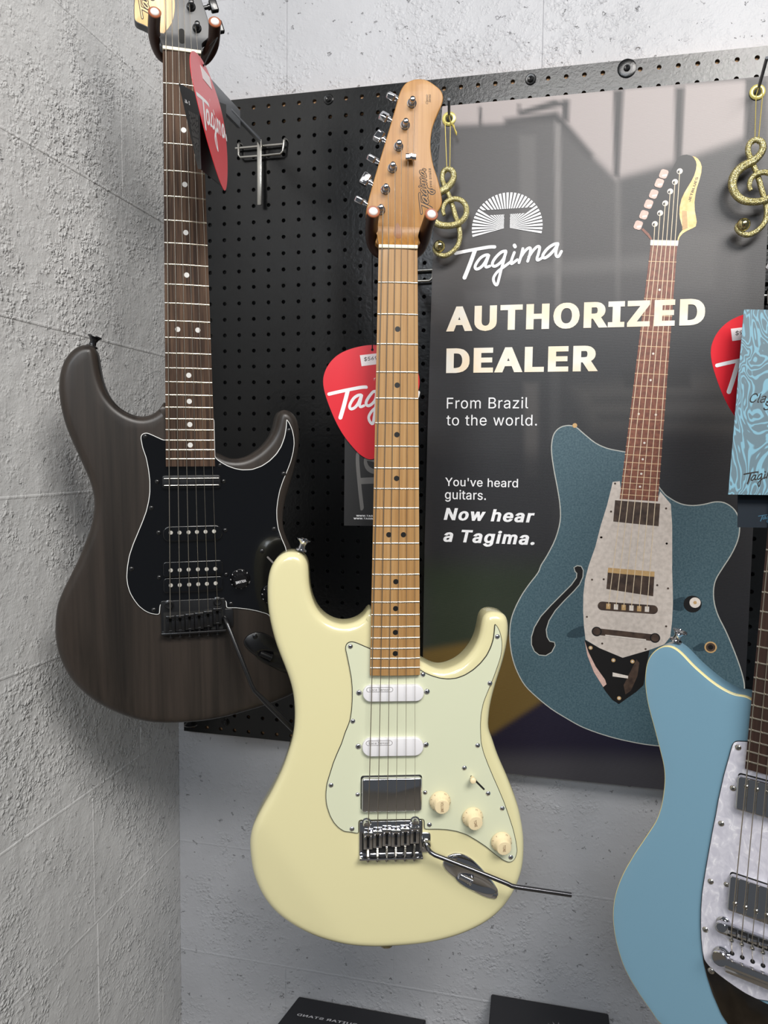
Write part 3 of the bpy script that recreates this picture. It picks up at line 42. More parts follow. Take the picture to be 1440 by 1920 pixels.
GLYPH = json.loads('''{"A":[96,[[3,0,40,102,55,102,93,0,79,0,57,60,53,74,46,96,49,96,43,74,38,60,17,0],[22,28,22,40,74,40,74,28]]],"B":[91,[[12,0,12,102,48,102,58,101,66,98,72,94,76,88,79,82,80,75,79,69,77,64,71,57,63,53,63,52,68,51,73,49,77,45,80,41,83,35,84,27,83,20,80,13,75,8,69,4,60,1,49,0],[25,11,49,11,59,13,66,16,70,21,71,27,70,32,68,37,65,41,61,44,56,46,50,46,25,46],[25,57,48,57,58,59,62,62,65,65,67,70,67,74,66,81,63,86,57,89,48,90,25,90]]],"C":[102,[[53,-1,41,0,30,5,21,13,14,23,10,36,8,51,10,66,14,79,21,89,30,97,41,102,53,103,68,101,75,98,80,94,85,89,90,84,93,77,95,70,82,70,78,79,71,86,63,90,53,91,45,90,37,86,30,81,25,73,22,63,21,51,22,39,25,29,30,21,37,15,45,12,53,11,63,12,71,16,78,23,82,32,95,32,93,25,90,18,86,12,80,8,75,4,68,1,61,-1]]],"D":[100,[[44,0,19,0,19,11,43,11,54,13,64,16,71,22,76,30,79,40,80,51,79,62,76,72,71,80,64,86,55,89,44,90,19,90,19,102,45,102,59,100,71,96,80,88,87,78,91,66,92,51,91,36,87,24,80,14,70,6,58,2],[25,102,25,0,12,0,12,102]]],"E":[84,[[12,0,12,102,74,102,74,90,25,90,25,57,71,57,71,46,25,46,25,11,75,11,75,0]]],"F":[82,[[12,0,12,102,74,102,74,90,25,90,25,56,69,56,69,44,25,44,25,0]]],"G":[104,[[54,-1,41,0,30,5,21,13,14,23,9,36,8,51,9,66,14,79,21,89,30,97,41,102,53,103,61,103,68,101,75,98,81,94,86,89,90,83,93,77,95,70,82,70,77,79,71,85,63,90,53,91,44,90,37,86,30,81,25,73,22,63,21,51,22,39,25,29,30,21,37,15,45,12,54,11,62,11,69,14,75,19,79,25,82,32,83,40,87,40,57,40,57,51,96,51,96,40,94,28,90,18,84,10,75,4,65,0]]],"H":[103,[[12,0,12,102,25,102,25,58,78,58,78,102,91,102,91,0,78,0,78,46,25,46,25,0]]],"I":[60,[[6,0,6,11,24,11,24,90,6,90,6,102,54,102,54,90,37,90,37,11,54,11,54,0]]],"J":[79,[[37,-1,25,1,15,7,9,16,7,29,7,35,20,35,20,29,21,21,24,15,30,11,37,10,44,11,50,15,53,21,54,29,54,102,67,102,67,29,65,16,59,7,49,1]]],"K":[93,[[21,29,21,43,28,52,35,61,42,69,73,102,90,102,46,55],[12,0,12,102,25,102,25,67,25,45,25,39,25,0],[74,0,38,52,46,62,90,0]]],"L":[79,[[12,0,12,102,25,102,25,11,72,11,72,0]]],"M":[126,[[12,0,12,102,30,102,55,37,57,32,60,25,62,17,64,10,61,10,64,17,66,24,68,32,70,37,95,102,114,102,114,0,101,0,101,58,101,65,101,74,101,83,101,91,103,91,100,82,96,73,93,64,91,58,68,0,57,0,34,58,32,64,29,72,26,82,22,91,24,91,24,83,24,74,24,66,24,58,24,0]]],"N":[105,[[12,0,12,102,27,102,69,37,73,30,78,21,83,11,81,11,80,22,80,31,80,39,80,102,93,102,93,0,77,0,40,58,35,66,30,76,22,90,24,91,24,77,25,66,25,58,25,0]]],"O":[107,[[53,-1,41,0,30,5,21,13,14,23,10,36,8,51,10,66,14,79,21,89,30,97,41,102,53,103,66,102,77,97,86,89,93,79,97,66,99,51,97,36,93,23,86,13,77,5,66,0],[53,11,62,12,70,15,77,21,82,29,85,39,86,51,85,63,82,73,77,81,70,87,62,90,53,91,45,90,37,87,30,81,25,73,22,63,21,51,22,39,25,29,30,21,37,15,45,12]]],"P":[89,[[12,0,12,102,47,102,58,101,66,97,73,92,78,86,81,78,82,70,81,61,78,53,73,47,66,41,58,38,47,37,22,37,22,48,47,48,54,49,59,51,64,54,67,59,68,64,69,70,68,75,67,80,64,85,59,88,54,90,46,90,25,90,25,0]]],"Q":[107,[[49,32,63,32,74,17,77,13,94,-10,80,-10,69,5,66,9],[53,-1,41,0,30,5,21,13,14,23,10,36,8,51,10,66,14,79,21,89,30,97,41,102,53,103,66,102,77,97,86,89,93,79,97,66,99,51,97,36,93,23,86,13,77,5,66,0],[53,11,62,12,70,15,77,21,82,29,85,39,86,51,85,63,82,73,77,81,70,87,62,90,53,91,45,90,37,87,30,81,25,73,22,63,21,51,22,39,25,29,30,21,37,15,45,12]]],"R":[90,[[12,0,12,102,47,102,58,101,67,98,73,93,78,87,81,79,82,70,81,62,78,54,73,48,67,43,58,41,47,40,19,40,19,51,47,51,54,52,60,53,64,56,67,60,68,65,69,70,68,76,67,81,64,85,60,88,54,90,47,90,25,90,25,0],[71,0,46,46,61,46,86,0]]],"S":[89,[[45,-2,34,-1,26,2,18,6,13,12,9,19,8,27,21,27,22,22,25,18,28,14,33,12,45,10,51,10,57,12,62,15,66,18,68,23,69,28,68,32,66,36,59,41,49,44,37,48,26,52,17,58,12,65,10,74,12,83,15,90,20,95,28,100,36,102,45,103,55,102,63,100,70,95,75,90,79,83,80,76,67,76,65,82,60,87,53,91,45,92,39,91,33,90,29,87,26,84,24,80,23,75,24,70,26,67,34,62,42,59,53,56,62,53,72,48,79,40,81,34,82,28,81,20,77,13,72,7,65,2,56,-1]]],"T":[90,[[6,90,6,102,83,102,83,90,51,90,51,0,39,0,39,90]]],"U":[103,[[52,-2,41,0,31,3,23,9,17,16,13,25,12,35,12,102,25,102,25,36,26,29,28,23,32,17,37,14,44,11,52,10,60,11,66,14,71,17,75,23,78,29,79,36,79,102,91,102,91,35,90,25,87,16,81,9,73,3,63,0]]],"V":[96,[[41,0,3,102,17,102,38,41,43,27,50,6,47,6,53,28,58,41,79,102,93,102,56,0]]],"W":[137,[[31,0,3,102,16,102,33,39,35,29,37,19,39,8,38,8,40,19,42,29,45,39,61,102,76,102,92,39,95,29,97,19,99,8,98,8,100,19,102,29,105,39,121,102,134,102,106,0,91,0,74,65,70,78,67,95,70,95,67,79,64,65,46,0]]],"X":[95,[[4,0,43,57,43,47,6,102,21,102,36,80,41,72,45,66,49,58,46,58,50,66,54,72,60,80,75,102,89,102,52,48,52,57,91,0,76,0,58,26,54,33,50,39,46,46,49,46,45,39,41,33,36,26,18,0]]],"Y":[94,[[41,0,41,42,3,102,18,102,38,69,44,58,50,46,45,46,50,59,56,69,76,102,91,102,54,42,54,0]]],"Z":[88,[[8,0,8,9,55,77,61,86,68,95,70,91,57,90,45,90,8,90,8,102,79,102,79,92,34,26,27,16,19,7,18,11,30,11,43,11,80,11,80,0]]],"a":[78,[[32,-2,25,-1,19,1,14,4,10,9,7,15,6,22,7,28,9,32,12,36,16,39,25,42,36,44,47,45,53,47,55,49,55,51,53,59,48,64,39,66,30,64,24,60,20,55,8,58,11,64,16,69,21,73,27,75,39,77,48,76,57,72,61,69,64,64,67,58,67,50,67,0,55,0,55,10,54,10,50,5,43,0],[34,9,40,10,46,12,50,15,53,19,54,23,55,28,55,38,52,36,46,35,40,34,35,34,27,32,21,28,19,25,18,21,20,14,26,10]]],"b":[85,[[46,-2,40,-1,34,1,28,6,24,12,22,12,22,0,11,0,11,102,23,102,23,64,24,64,27,69,34,75,39,76,46,77,55,76,63,72,69,66,74,59,77,49,78,38,77,27,74,17,69,9,63,3,55,0],[44,9,51,10,56,13,60,18,63,23,65,30,66,38,65,45,63,52,60,58,56,62,51,65,44,66,38,65,32,62,28,58,25,53,23,46,23,38,23,30,25,23,28,17,32,13,38,10]]],"c":[79,[[41,-2,32,0,23,3,16,9,11,17,8,27,7,37,8,49,11,58,16,66,23,72,32,76,41,77,52,75,61,71,68,64,72,55,61,52,58,58,54,62,48,65,41,66,35,65,29,62,25,57,22,52,20,45,19,37,20,30,22,23,25,18,29,13,35,10,41,9,49,10,54,13,58,18,61,23,73,20,68,11,61,4,52,0]]],"d":[85,[[39,-2,30,0,22,3,16,9,11,17,8,27,7,38,8,49,11,59,16,66,22,72,30,76,39,77,46,76,51,75,57,69,61,64,62,64,62,102,74,102,74,0,63,0,63,12,61,12,57,6,50,1,45,-1],[41,9,47,10,53,13,57,17,60,23,62,30,62,38,62,46,60,53,57,58,53,62,47,65,41,66,34,65,29,62,25,58,22,52,20,45,19,38,20,30,22,23,25,18,29,13,34,10]]],"e":[81,[[42,-2,32,0,23,3,16,9,11,17,8,26,7,37,8,48,11,58,16,66,23,72,31,76,41,77,53,75,59,72,64,68,68,63,71,56,74,48,74,39,74,34,15,34,15,44,68,44,62,40,61,47,60,54,57,59,53,63,47,65,41,66,35,65,29,63,25,59,22,54,20,48,19,42,19,36,20,28,22,21,26,16,30,12,36,10,42,9,51,11,57,15,61,21,73,18,71,13,67,8,62,4,57,1,50,-1]]],"f":[51,[[46,76,46,65,1,65,1,76],[16,0,16,86,17,92,19,97,23,101,27,104,37,106,44,105,49,104,45,94,43,94,39,95,34,94,31,92,29,89,28,84,28,0]]],"g":[85,[[41,-30,34,-30,27,-28,16,-22,10,-14,20,-8,24,-13,31,-18,41,-19,50,-18,56,-15,61,-9,62,-1,62,14,61,14,57,8,50,3,45,2,39,1,30,2,23,5,16,11,11,18,8,27,7,38,8,49,11,59,16,66,22,72,30,76,39,77,46,76,51,75,58,69,62,64,63,64,63,76,74,76,74,-2,73,-11,70,-18,65,-23,58,-27,50,-29],[41,12,47,13,53,15,57,19,60,24,62,31,62,39,62,46,60,53,57,58,53,62,47,65,41,66,34,65,29,62,25,58,22,52,20,46,19,39,20,31,22,25,25,19,29,15,34,13]]],"h":[82,[[23,45,23,0,11,0,11,102,23,102,23,57,20,57,25,66,30,72,37,76,45,77,53,76,59,74,64,70,68,64,71,57,71,48,71,0,59,0,59,47,58,55,55,61,49,65,42,66,37,65,32,63,28,61,25,57,23,51]]],"i":[33,[[11,0,11,76,23,76,23,0],[17,89,13,89,11,91,9,94,8,97,9,100,11,102,13,104,17,105,20,104,23,102,25,100,25,97,25,94,23,91,20,89]]],"j":[33,[[11,76,23,76,23,-6,22,-13,20,-18,17,-23,13,-26,7,-28,1,-29,-2,-29,-2,-17,0,-17,5,-17,8,-14,10,-11,11,-6],[17,89,13,89,11,91,9,94,8,97,9,100,11,102,13,104,17,105,20,104,23,102,25,100,25,97,25,94,23,91,20,89]]],"k":[76,[[22,27,22,42,24,42,57,76,72,76,37,40,35,40],[11,0,11,102,23,102,23,0],[59,0,30,37,38,46,74,0]]],"l":[38,[[28,0,20,1,15,4,12,9,11,17,11,102,23,102,23,20,24,12,26,11,29,10,32,11,34,11,36,1,32,0]]],"m":[122,[[11,0,11,76,22,76,22,59,24,65,26,69,34,75,44,77,51,76,57,72,62,66,64,59,62,59,64,64,67,69,76,75,87,77,94,77,99,74,104,71,108,66,111,59,111,51,111,0,99,0,99,51,98,58,95,63,89,65,84,66,79,66,75,64,69,58,67,49,67,0,55,0,55,52,54,58,51,62,46,65,40,66,32,64,28,61,25,58,23,53,23,48,23,0]]],"n":[82,[[23,45,23,0,11,0,11,76,22,76,22,57,20,57,25,66,30,72,37,76,45,77,53,76,59,74,64,70,68,64,71,57,71,48,71,0,59,0,59,47,58,55,55,61,49,65,42,66,37,65,32,63,28,61,25,57,23,51]]],"o":[83,[[41,-2,32,0,23,3,16,9,11,17,8,27,7,37,8,49,11,58,16,66,23,72,32,76,41,77,51,76,60,72,67,66,72,58,75,49,76,37,75,27,72,17,67,9,60,3,51,0],[41,9,48,10,54,13,58,18,61,23,63,30,64,37,63,45,61,52,58,57,54,62,48,65,41,66,35,65,29,62,25,57,22,52,20,45,19,37,20,30,22,23,25,18,29,13,35,10]]],"p":[85,[[11,-29,11,76,22,76,22,64,24,64,27,69,34,75,39,76,46,77,55,76,63,72,69,66,74,59,77,49,78,38,77,27,74,17,69,9,63,3,55,0,46,-2,40,-1,35,1,28,6,24,12,23,12,23,-29],[44,9,51,10,56,13,60,18,63,23,65,30,66,38,65,45,63,52,60,58,56,62,51,65,44,66,38,65,32,62,28,58,25,53,23,46,23,38,23,30,25,23,28,17,32,13,38,10]]],"q":[85,[[74,-29,62,-29,62,12,61,12,57,6,50,1,45,-1,39,-2,30,0,22,3,16,9,11,17,8,27,7,38,8,49,11,59,16,66,22,72,30,76,39,77,46,76,51,75,57,69,61,64,63,64,63,76,74,76],[41,9,47,10,53,13,57,17,60,23,62,30,62,38,62,46,60,53,57,58,53,62,47,65,41,66,34,65,29,62,25,58,22,52,20,45,19,38,20,30,22,23,25,18,29,13,34,10]]],"r":[52,[[11,0,11,76,22,76,22,64,23,64,26,69,30,73,36,76,43,77,46,77,49,77,49,64,46,65,41,65,36,65,32,63,28,60,25,57,23,52,23,47,23,0]]],"s":[73,[[36,-2,29,-1,22,1,17,4,12,8,9,13,7,19,19,21,21,16,25,12,30,10,36,9,43,10,49,12,52,16,54,21,53,24,51,27,47,29,42,31,30,34,21,37,14,42,11,47,9,55,10,61,13,66,17,71,23,74,30,76,37,77,45,76,51,74,56,72,60,68,65,58,54,55,52,60,49,63,44,66,37,67,31,66,26,63,23,60,22,55,22,52,25,49,34,45,46,42,55,39,61,34,65,28,66,21,65,15,62,9,58,5,52,1,45,-1]]],"t":[45,[[41,76,41,65,1,65,1,76],[13,94,25,94,25,20,26,15,27,12,30,11,34,10,37,10,40,11,43,0,38,-1,34,-1,25,0,18,4,14,10,13,19]]],"u":[82,[[36,-1,29,0,23,2,18,6,14,12,11,19,11,28,11,76,23,76,23,29,24,21,27,15,33,11,40,10,45,11,50,12,54,15,57,19,59,24,59,31,59,76,71,76,71,0,60,0,60,18,61,18,57,9,51,3,44,0]]],"v":[78,[[33,0,3,76,17,76,33,31,37,17,41,4,37,4,41,17,45,31,61,76,74,76,45,0]]],"w":[113,[[28,0,5,76,17,76,27,43,31,27,35,8,33,8,37,27,41,43,50,76,63,76,72,43,76,27,80,8,78,8,83,27,87,43,96,76,109,76,86,0,74,0,64,34,61,45,58,56,55,68,58,68,55,56,53,45,50,34,40,0]]],"x":[76,[[4,0,34,44,34,34,6,76,20,76,29,61,36,51,41,41,35,41,40,51,47,61,56,76,70,76,42,34,42,43,72,0,57,0,46,17,40,27,35,36,41,36,36,27,30,17,18,0]]],"y":[78,[[9,-28,12,-17,14,-17,21,-18,26,-15,30,-7,33,0,3,76,17,76,33,31,37,17,41,4,37,4,40,17,45,31,61,76,74,76,41,-12,35,-21,28,-27,18,-29,13,-29]]],"z":[76,[[8,0,8,9,51,64,51,65,10,65,10,76,67,76,67,66,25,12,25,11,68,11,68,0]]],"0":[91,[[45,-1,35,0,26,5,19,12,14,23,11,36,10,51,11,66,14,79,19,89,26,97,35,102,45,103,56,102,65,97,72,89,77,79,80,66,81,51,80,36,77,23,72,12,65,5,56,0],[45,10,52,11,58,15,63,21,66,29,68,39,69,51,68,63,66,73,63,81,58,87,52,91,45,92,38,91,33,87,28,81,25,73,23,63,22,51,23,39,25,29,28,21,33,15,38,11]]],"1":[91,[[15,0,15,11,78,11,78,0],[55,102,55,0,42,0,42,90,17,72,17,85,40,102]]],"2":[91,[[13,0,13,9,47,46,56,56,62,65,64,74,63,79,62,84,59,87,55,90,45,92,39,91,34,89,31,87,28,83,26,78,25,72,13,72,14,81,17,88,22,95,29,99,36,102,45,103,54,102,61,99,67,95,72,89,75,82,76,74,74,64,67,52,53,36,31,12,31,11,78,11,78,0]]],"3":[91,[[44,-1,35,-1,27,2,20,6,14,11,10,18,9,26,22,26,23,21,25,17,29,14,33,12,44,10,55,12,59,15,63,19,65,23,66,29,65,34,63,39,60,43,55,47,48,49,40,50,31,50,31,60,58,90,14,90,14,102,74,102,74,92,42,56,42,58,53,58,62,55,69,51,74,44,77,37,79,29,77,21,74,13,69,7,62,2,53,0]]],"4":[91,[[8,21,8,32,49,102,62,102,22,33,83,33,83,21],[56,0,56,24,56,29,56,64,69,64,69,0]]],"5":[91,[[44,-1,36,0,28,2,22,6,17,12,13,19,12,26,24,26,25,22,28,18,35,12,44,10,50,11,55,13,60,16,63,21,65,26,66,32,65,39,63,44,59,49,55,52,50,55,44,55,33,54,26,49,13,51,19,102,73,102,73,90,30,90,27,60,36,65,46,67,53,66,59,64,64,61,69,57,73,52,76,46,78,40,78,33,77,23,74,15,69,8,62,3,54,0]]],"6":[91,[[45,-1,36,0,28,3,22,8,17,15,14,23,13,32,14,40,16,48,27,68,50,102,64,102,30,52,29,52,33,58,39,61,47,63,56,62,63,59,69,54,74,48,77,40,78,31,77,22,74,15,69,8,62,3,54,0],[45,10,51,10,56,13,60,16,63,20,65,26,65,31,65,37,63,43,60,47,56,50,51,52,45,53,40,52,35,50,31,47,28,43,26,38,25,32,26,26,28,20,31,16,35,13,40,10]]],"7":[91,[[19,0,65,90,12,90,12,102,78,102,78,90,33,0]]],"8":[91,[[45,-1,36,0,27,2,20,7,15,12,11,19,10,27,11,33,13,39,16,44,20,48,25,51,31,53,24,56,19,62,15,68,14,76,15,83,18,90,23,95,29,100,37,102,45,103,54,102,61,100,67,95,72,90,75,83,76,76,75,68,72,62,67,56,60,53,65,51,70,48,74,44,77,39,79,33,80,27,79,19,76,12,70,7,63,2,55,0],[45,10,52,10,57,12,61,15,65,18,67,23,67,28,67,33,64,38,61,42,57,45,51,46,45,47,39,46,34,45,29,42,26,38,24,33,23,28,24,23,26,18,29,15,33,12,39,10],[45,58,55,60,59,63,61,66,63,70,64,75,63,80,62,84,59,87,55,90,45,92,35,90,32,87,29,84,27,80,27,75,27,70,29,66,32,63,36,60]]],"9":[91,[[45,103,54,102,62,99,69,94,74,87,77,79,78,69,77,62,75,54,63,34,40,0,26,0,60,50,61,50,57,44,51,40,44,39,35,40,27,43,21,47,17,54,14,61,13,70,14,79,17,87,22,94,29,99,36,102],[45,92,40,91,35,89,31,86,28,81,26,76,25,70,26,64,28,59,31,55,35,51,40,49,45,49,51,49,56,51,60,55,63,59,65,64,65,70,65,76,63,81,60,86,56,89,51,91]]],".":[38,[[19,-1,16,0,13,2,11,5,10,8,11,12,13,15,16,17,19,17,23,17,26,15,28,12,28,8,28,5,26,2,23,0]]],"\'":[41,[[16,64,14,102,27,102,26,64]]],"$":[89,[[40,-15,40,117,49,117,49,-15],[45,-2,34,-1,26,2,18,6,13,12,9,19,8,27,21,27,22,22,25,18,28,14,33,12,45,10,51,10,57,12,62,15,66,18,68,23,69,28,68,32,66,36,59,41,49,44,37,48,26,52,17,58,12,65,10,74,12,83,15,90,20,95,28,100,36,102,45,103,55,102,63,100,70,95,75,90,79,83,80,76,67,76,65,82,60,87,53,91,45,92,39,91,33,90,29,87,26,84,24,80,23,75,24,70,26,67,34,62,42,59,53,56,62,53,72,48,79,40,81,34,82,28,81,20,77,13,72,7,65,2,56,-1]]],"-":[91,[[67,49,67,38,23,38,23,49]]],",":[38,[[8,-24,14,14,27,14,17,-24]]]}''')

# ------------------------------------------------------------------ mesh helpers
class MB:
    def __init__(s): s.v = []; s.f = []
    def add(s, v, f):
        n = len(s.v); s.v += [Vector(p) for p in v]; s.f += [tuple(i + n for i in q) for q in f]; return s
    def loft(s, rings, closed=True, cap0=True, cap1=True):
        n = len(rings[0]); v = [p for r in rings for p in r]; f = []
        m = n if closed else n - 1
        for k in range(len(rings) - 1):
            for i in range(m):
                j = (i + 1) % n
                f.append((k * n + i, k * n + j, (k + 1) * n + j, (k + 1) * n + i))
        if cap0: f.append(tuple(range(n)))
        if cap1: f.append(tuple((len(rings) - 1) * n + i for i in range(n)))
        return s.add(v, f)
    def tube(s, path, r, n=10, caps=True):
        path = [Vector(p) for p in path]; R = r if isinstance(r, (list, tuple)) else [r] * len(path)
        rings = []; up = None
        for i, p in enumerate(path):
            t = (path[min(i + 1, len(path) - 1)] - path[max(i - 1, 0)]).normalized()
            if up is None:
                up = Vector((0, 0, 1)) if abs(t.z) < .9 else Vector((1, 0, 0))
            a = (up - t * up.dot(t)); a = a.normalized() if a.length > 1e-9 else t.orthogonal().normalized()
            b = t.cross(a); up = a
            rings.append([p + (a * math.cos(2 * math.pi * k / n) + b * math.sin(2 * math.pi * k / n)) * R[i] for k in range(n)])
        return s.loft(rings, True, caps, caps)
    def lathe(s, prof, c, axis, n=24, cap0=True, cap1=True):
        c = Vector(c); ax = Vector(axis).normalized(); a = ax.orthogonal().normalized(); b = ax.cross(a)
        return s.loft([[c + ax * h + (a * math.cos(2 * math.pi * k / n) + b * math.sin(2 * math.pi * k / n)) * r for k in range(n)] for r, h in prof], True, cap0, cap1)
    def obox(s, c, ax, ay, az, hx, hy, hz, bev=0.0, seg=2):
        c = Vector(c); A = [Vector(a).normalized() * h for a, h in ((ax, hx), (ay, hy), (az, hz))]
        bm = bmesh.new(); bmesh.ops.create_cube(bm, size=2.0)
        for v in bm.verts: v.co = Vector((v.co.x * hx, v.co.y * hy, v.co.z * hz))
        if bev > 0: bmesh.ops.bevel(bm, geom=bm.edges[:], offset=bev, segments=seg, affect='EDGES', profile=.5)
        U = [Vector(ax).normalized(), Vector(ay).normalized(), Vector(az).normalized()]
        bm.verts.index_update()
        s.add([c + U[0] * v.co.x + U[1] * v.co.y + U[2] * v.co.z for v in bm.verts], [[v.index for v in f.verts] for f in bm.faces]); bm.free(); return s

def build(name, mb, mat, parent=None, smooth=True, ang=35, fix=True):
    me = bpy.data.meshes.new(name); me.from_pydata(mb.v, [], mb.f)
    if fix:
        bm = bmesh.new(); bm.from_mesh(me); bmesh.ops.recalc_face_normals(bm, faces=bm.faces[:]); bm.to_mesh(me); bm.free()
    if smooth:
        me.shade_smooth(); me.set_sharp_from_angle(angle=math.radians(ang))
    me.materials.append(mat)
    o = bpy.data.objects.new(name, me); COL.objects.link(o)
    if parent: o.parent = parent
    return o
def tag(o, label=None, cat=None, group=None, kind=None):
    for k, v in (('label', label), ('category', cat), ('group', group), ('kind', kind)):
        if v: o[k] = v
    return o
def empty(name, label, cat, loc=(0, 0, 0), group=None, mat4=None):
    o = bpy.data.objects.new(name, None); COL.objects.link(o); o.empty_display_size = .02
    if mat4: o.matrix_world = mat4
    else: o.location = loc
    return tag(o, label, cat, group)

# 2-D outline helpers (numpy, millimetres)
def resample(p, step, closed=True):
    p = np.array(p, float); q = np.vstack([p, p[:1]]) if closed else p
    d = np.r_[0, np.cumsum(np.linalg.norm(np.diff(q, axis=0), axis=1))]
    n = max(4, int(round(d[-1] / step))); s = np.linspace(0, d[-1], n, endpoint=False) if closed else np.linspace(0, d[-1], n + 1)
    return np.c_[np.interp(s, d, q[:, 0]), np.interp(s, d, q[:, 1])]
def gauss(p, sig, keep=None):
    k = int(3 * sig + 1); w = np.exp(-.5 * (np.arange(-k, k + 1) / sig) ** 2); w /= w.sum()
    return sum(w[i + k] * np.roll(p, i, 0) for i in range(-k, k + 1))
def smooth_outline(p, step=4.0, sig=1.5): return gauss(resample(p, step), sig)
def curve_outline(p, sub=4, closed=True):            # Catmull-Rom
    p = np.array(p, float); n = len(p); out = []
    for i in range(n if closed else n - 1):
        a, b, c, d = (p[(i - 1) % n], p[i], p[(i + 1) % n], p[(i + 2) % n]) if closed else (p[max(i - 1, 0)], p[i], p[i + 1], p[min(i + 2, n - 1)])
        for t in np.arange(sub) / sub:
            out.append(.5 * (2 * b + (c - a) * t + (2 * a - 5 * b + 4 * c - d) * t * t + (3 * b - a - 3 * c + d) * t ** 3))
    if not closed: out.append(p[-1])
    return np.array(out)
def normals(p):
    t = np.roll(p, -1, 0) - np.roll(p, 1, 0); a = .5 * np.sum(p[:, 0] * np.roll(p[:, 1], -1) - np.roll(p[:, 0], -1) * p[:, 1])
    n = np.c_[t[:, 1], -t[:, 0]] * np.sign(a); return n / np.maximum(np.linalg.norm(n, axis=1), 1e-9)[:, None]
def inset(p, d): return p - normals(p) * d
def stadium(cx, cy, hx, hy, r=None, n=6, rot=0.0):
    r = min(hx, hy) if r is None else r; P = []
    for k, (sx, sy) in enumerate(((1, 1), (-1, 1), (-1, -1), (1, -1))):
        for i in range(n + 1):
            a = math.radians(90 * k + 90 * i / n); P.append((sx * (hx - r) + r * math.cos(a), sy * (hy - r) + r * math.sin(a)))
    c, s = math.cos(rot), math.sin(rot)
    return np.array([(cx + x * c - y * s, cy + x * s + y * c) for x, y in P])
def L3(u, v, w): return Vector((u, w, -v)) * .001     # thing-local millimetres (right, down, back) -> metres
def prism(mb, out, w0, w1, bev=0.0, seg=3, bevb=0.0):
    """outline extruded from its front w0 to its back w1, rounded front (and back) edge"""
    rings = []
    for k in range(seg + 1 if bev else 1):
        a = math.pi / 2 * k / seg; q = inset(out, bev * (1 - math.sin(a))) if bev else out; w = w0 + bev * (1 - math.cos(a)) if bev else w0
        rings.append([L3(x, y, w) for x, y in q])
    for k in range(seg + 1 if bevb else 1):
        a = math.pi / 2 * k / seg; q = inset(out, bevb * (1 - math.cos(a))) if bevb else out; w = w1 - bevb * (1 - math.sin(a)) if bevb else w1
        rings.append([L3(x, y, w) for x, y in q])
    return mb.loft(rings)
def tri_fill(poly, grid=0):
    p = [Vector((float(x), float(y))) for x, y in poly]; n = len(p)
    ed = [(i, (i + 1) % n) for i in range(n)]; pts = list(p)
    if grid:
        P = np.array(poly); x0, y0 = P.min(0); x1, y1 = P.max(0)
        gx, gy = np.meshgrid(np.arange(x0 + grid / 2, x1, grid), np.arange(y0 + grid / 2, y1, grid)); G = np.c_[gx.ravel(), gy.ravel()]
        ins = np.zeros(len(G), bool)
        for i in range(n):
            a, b = P[i], P[(i + 1) % n]
            if a[1] == b[1]: continue
            c = ((a[1] > G[:, 1]) != (b[1] > G[:, 1])) & (G[:, 0] < (b[0] - a[0]) * (G[:, 1] - a[1]) / (b[1] - a[1]) + a[0]); ins ^= c
        G = G[ins]
        dm = np.min(np.linalg.norm(G[:, None] - P[None], axis=2), axis=1); G = G[dm > grid * .6]
        pts += [Vector((float(x), float(y))) for x, y in G]
    r = delaunay_2d_cdt(pts, ed, [], 1, 1e-5)
    return [(v.x, v.y) for v in r[0]], [tuple(f) for f in r[2]]
def flat(mb, poly, w):                                 # one flat printed patch
    v, f = tri_fill(poly); return mb.add([L3(x, y, w) for x, y in v], f)

# lettering
def glyph_run(text, bold=0.0, slant=0.0, space=44, track=0):
    tris, vs, x = [], [], 0.0
    for ch in text:
        if ch == ' ': x += space + track; continue
        adv, cs = GLYPH[ch]; cs = [np.array(c, float).reshape(-1, 2) for c in cs]; x += max(bold, 0)
        sg = np.sign(_area(max(cs, key=lambda c: abs(_area(c)))))
        if bold > 0: cs = [c + (_off(c, bold * sg) - c) * (1, .62) for c in cs]  # a heavier cut: the outline grows outwards
        P, T = union_fill([c if sg > 0 else c[::-1] for c in cs]); n = len(vs)
        vs += [(q[0] + x + q[1] * slant, q[1]) for q in P]; tris += [tuple(i + n for i in t) for t in T]
        x += adv + max(bold, 0) + track
    return vs, tris
def _area(c): return .5 * np.sum(c[:, 0] * np.roll(c[:, 1], -1) - np.roll(c[:, 0], -1) * c[:, 1])
def _off(c, d):
    a = c - np.roll(c, 1, 0); b = np.roll(c, -1, 0) - c
    a /= np.maximum(np.linalg.norm(a, axis=1), 1e-9)[:, None]; b /= np.maximum(np.linalg.norm(b, axis=1), 1e-9)[:, None]
    na = np.c_[a[:, 1], -a[:, 0]]; nb = np.c_[b[:, 1], -b[:, 0]]; m = na + nb; k = np.maximum((m * na).sum(1), .35)
    return c + m / k[:, None] * d
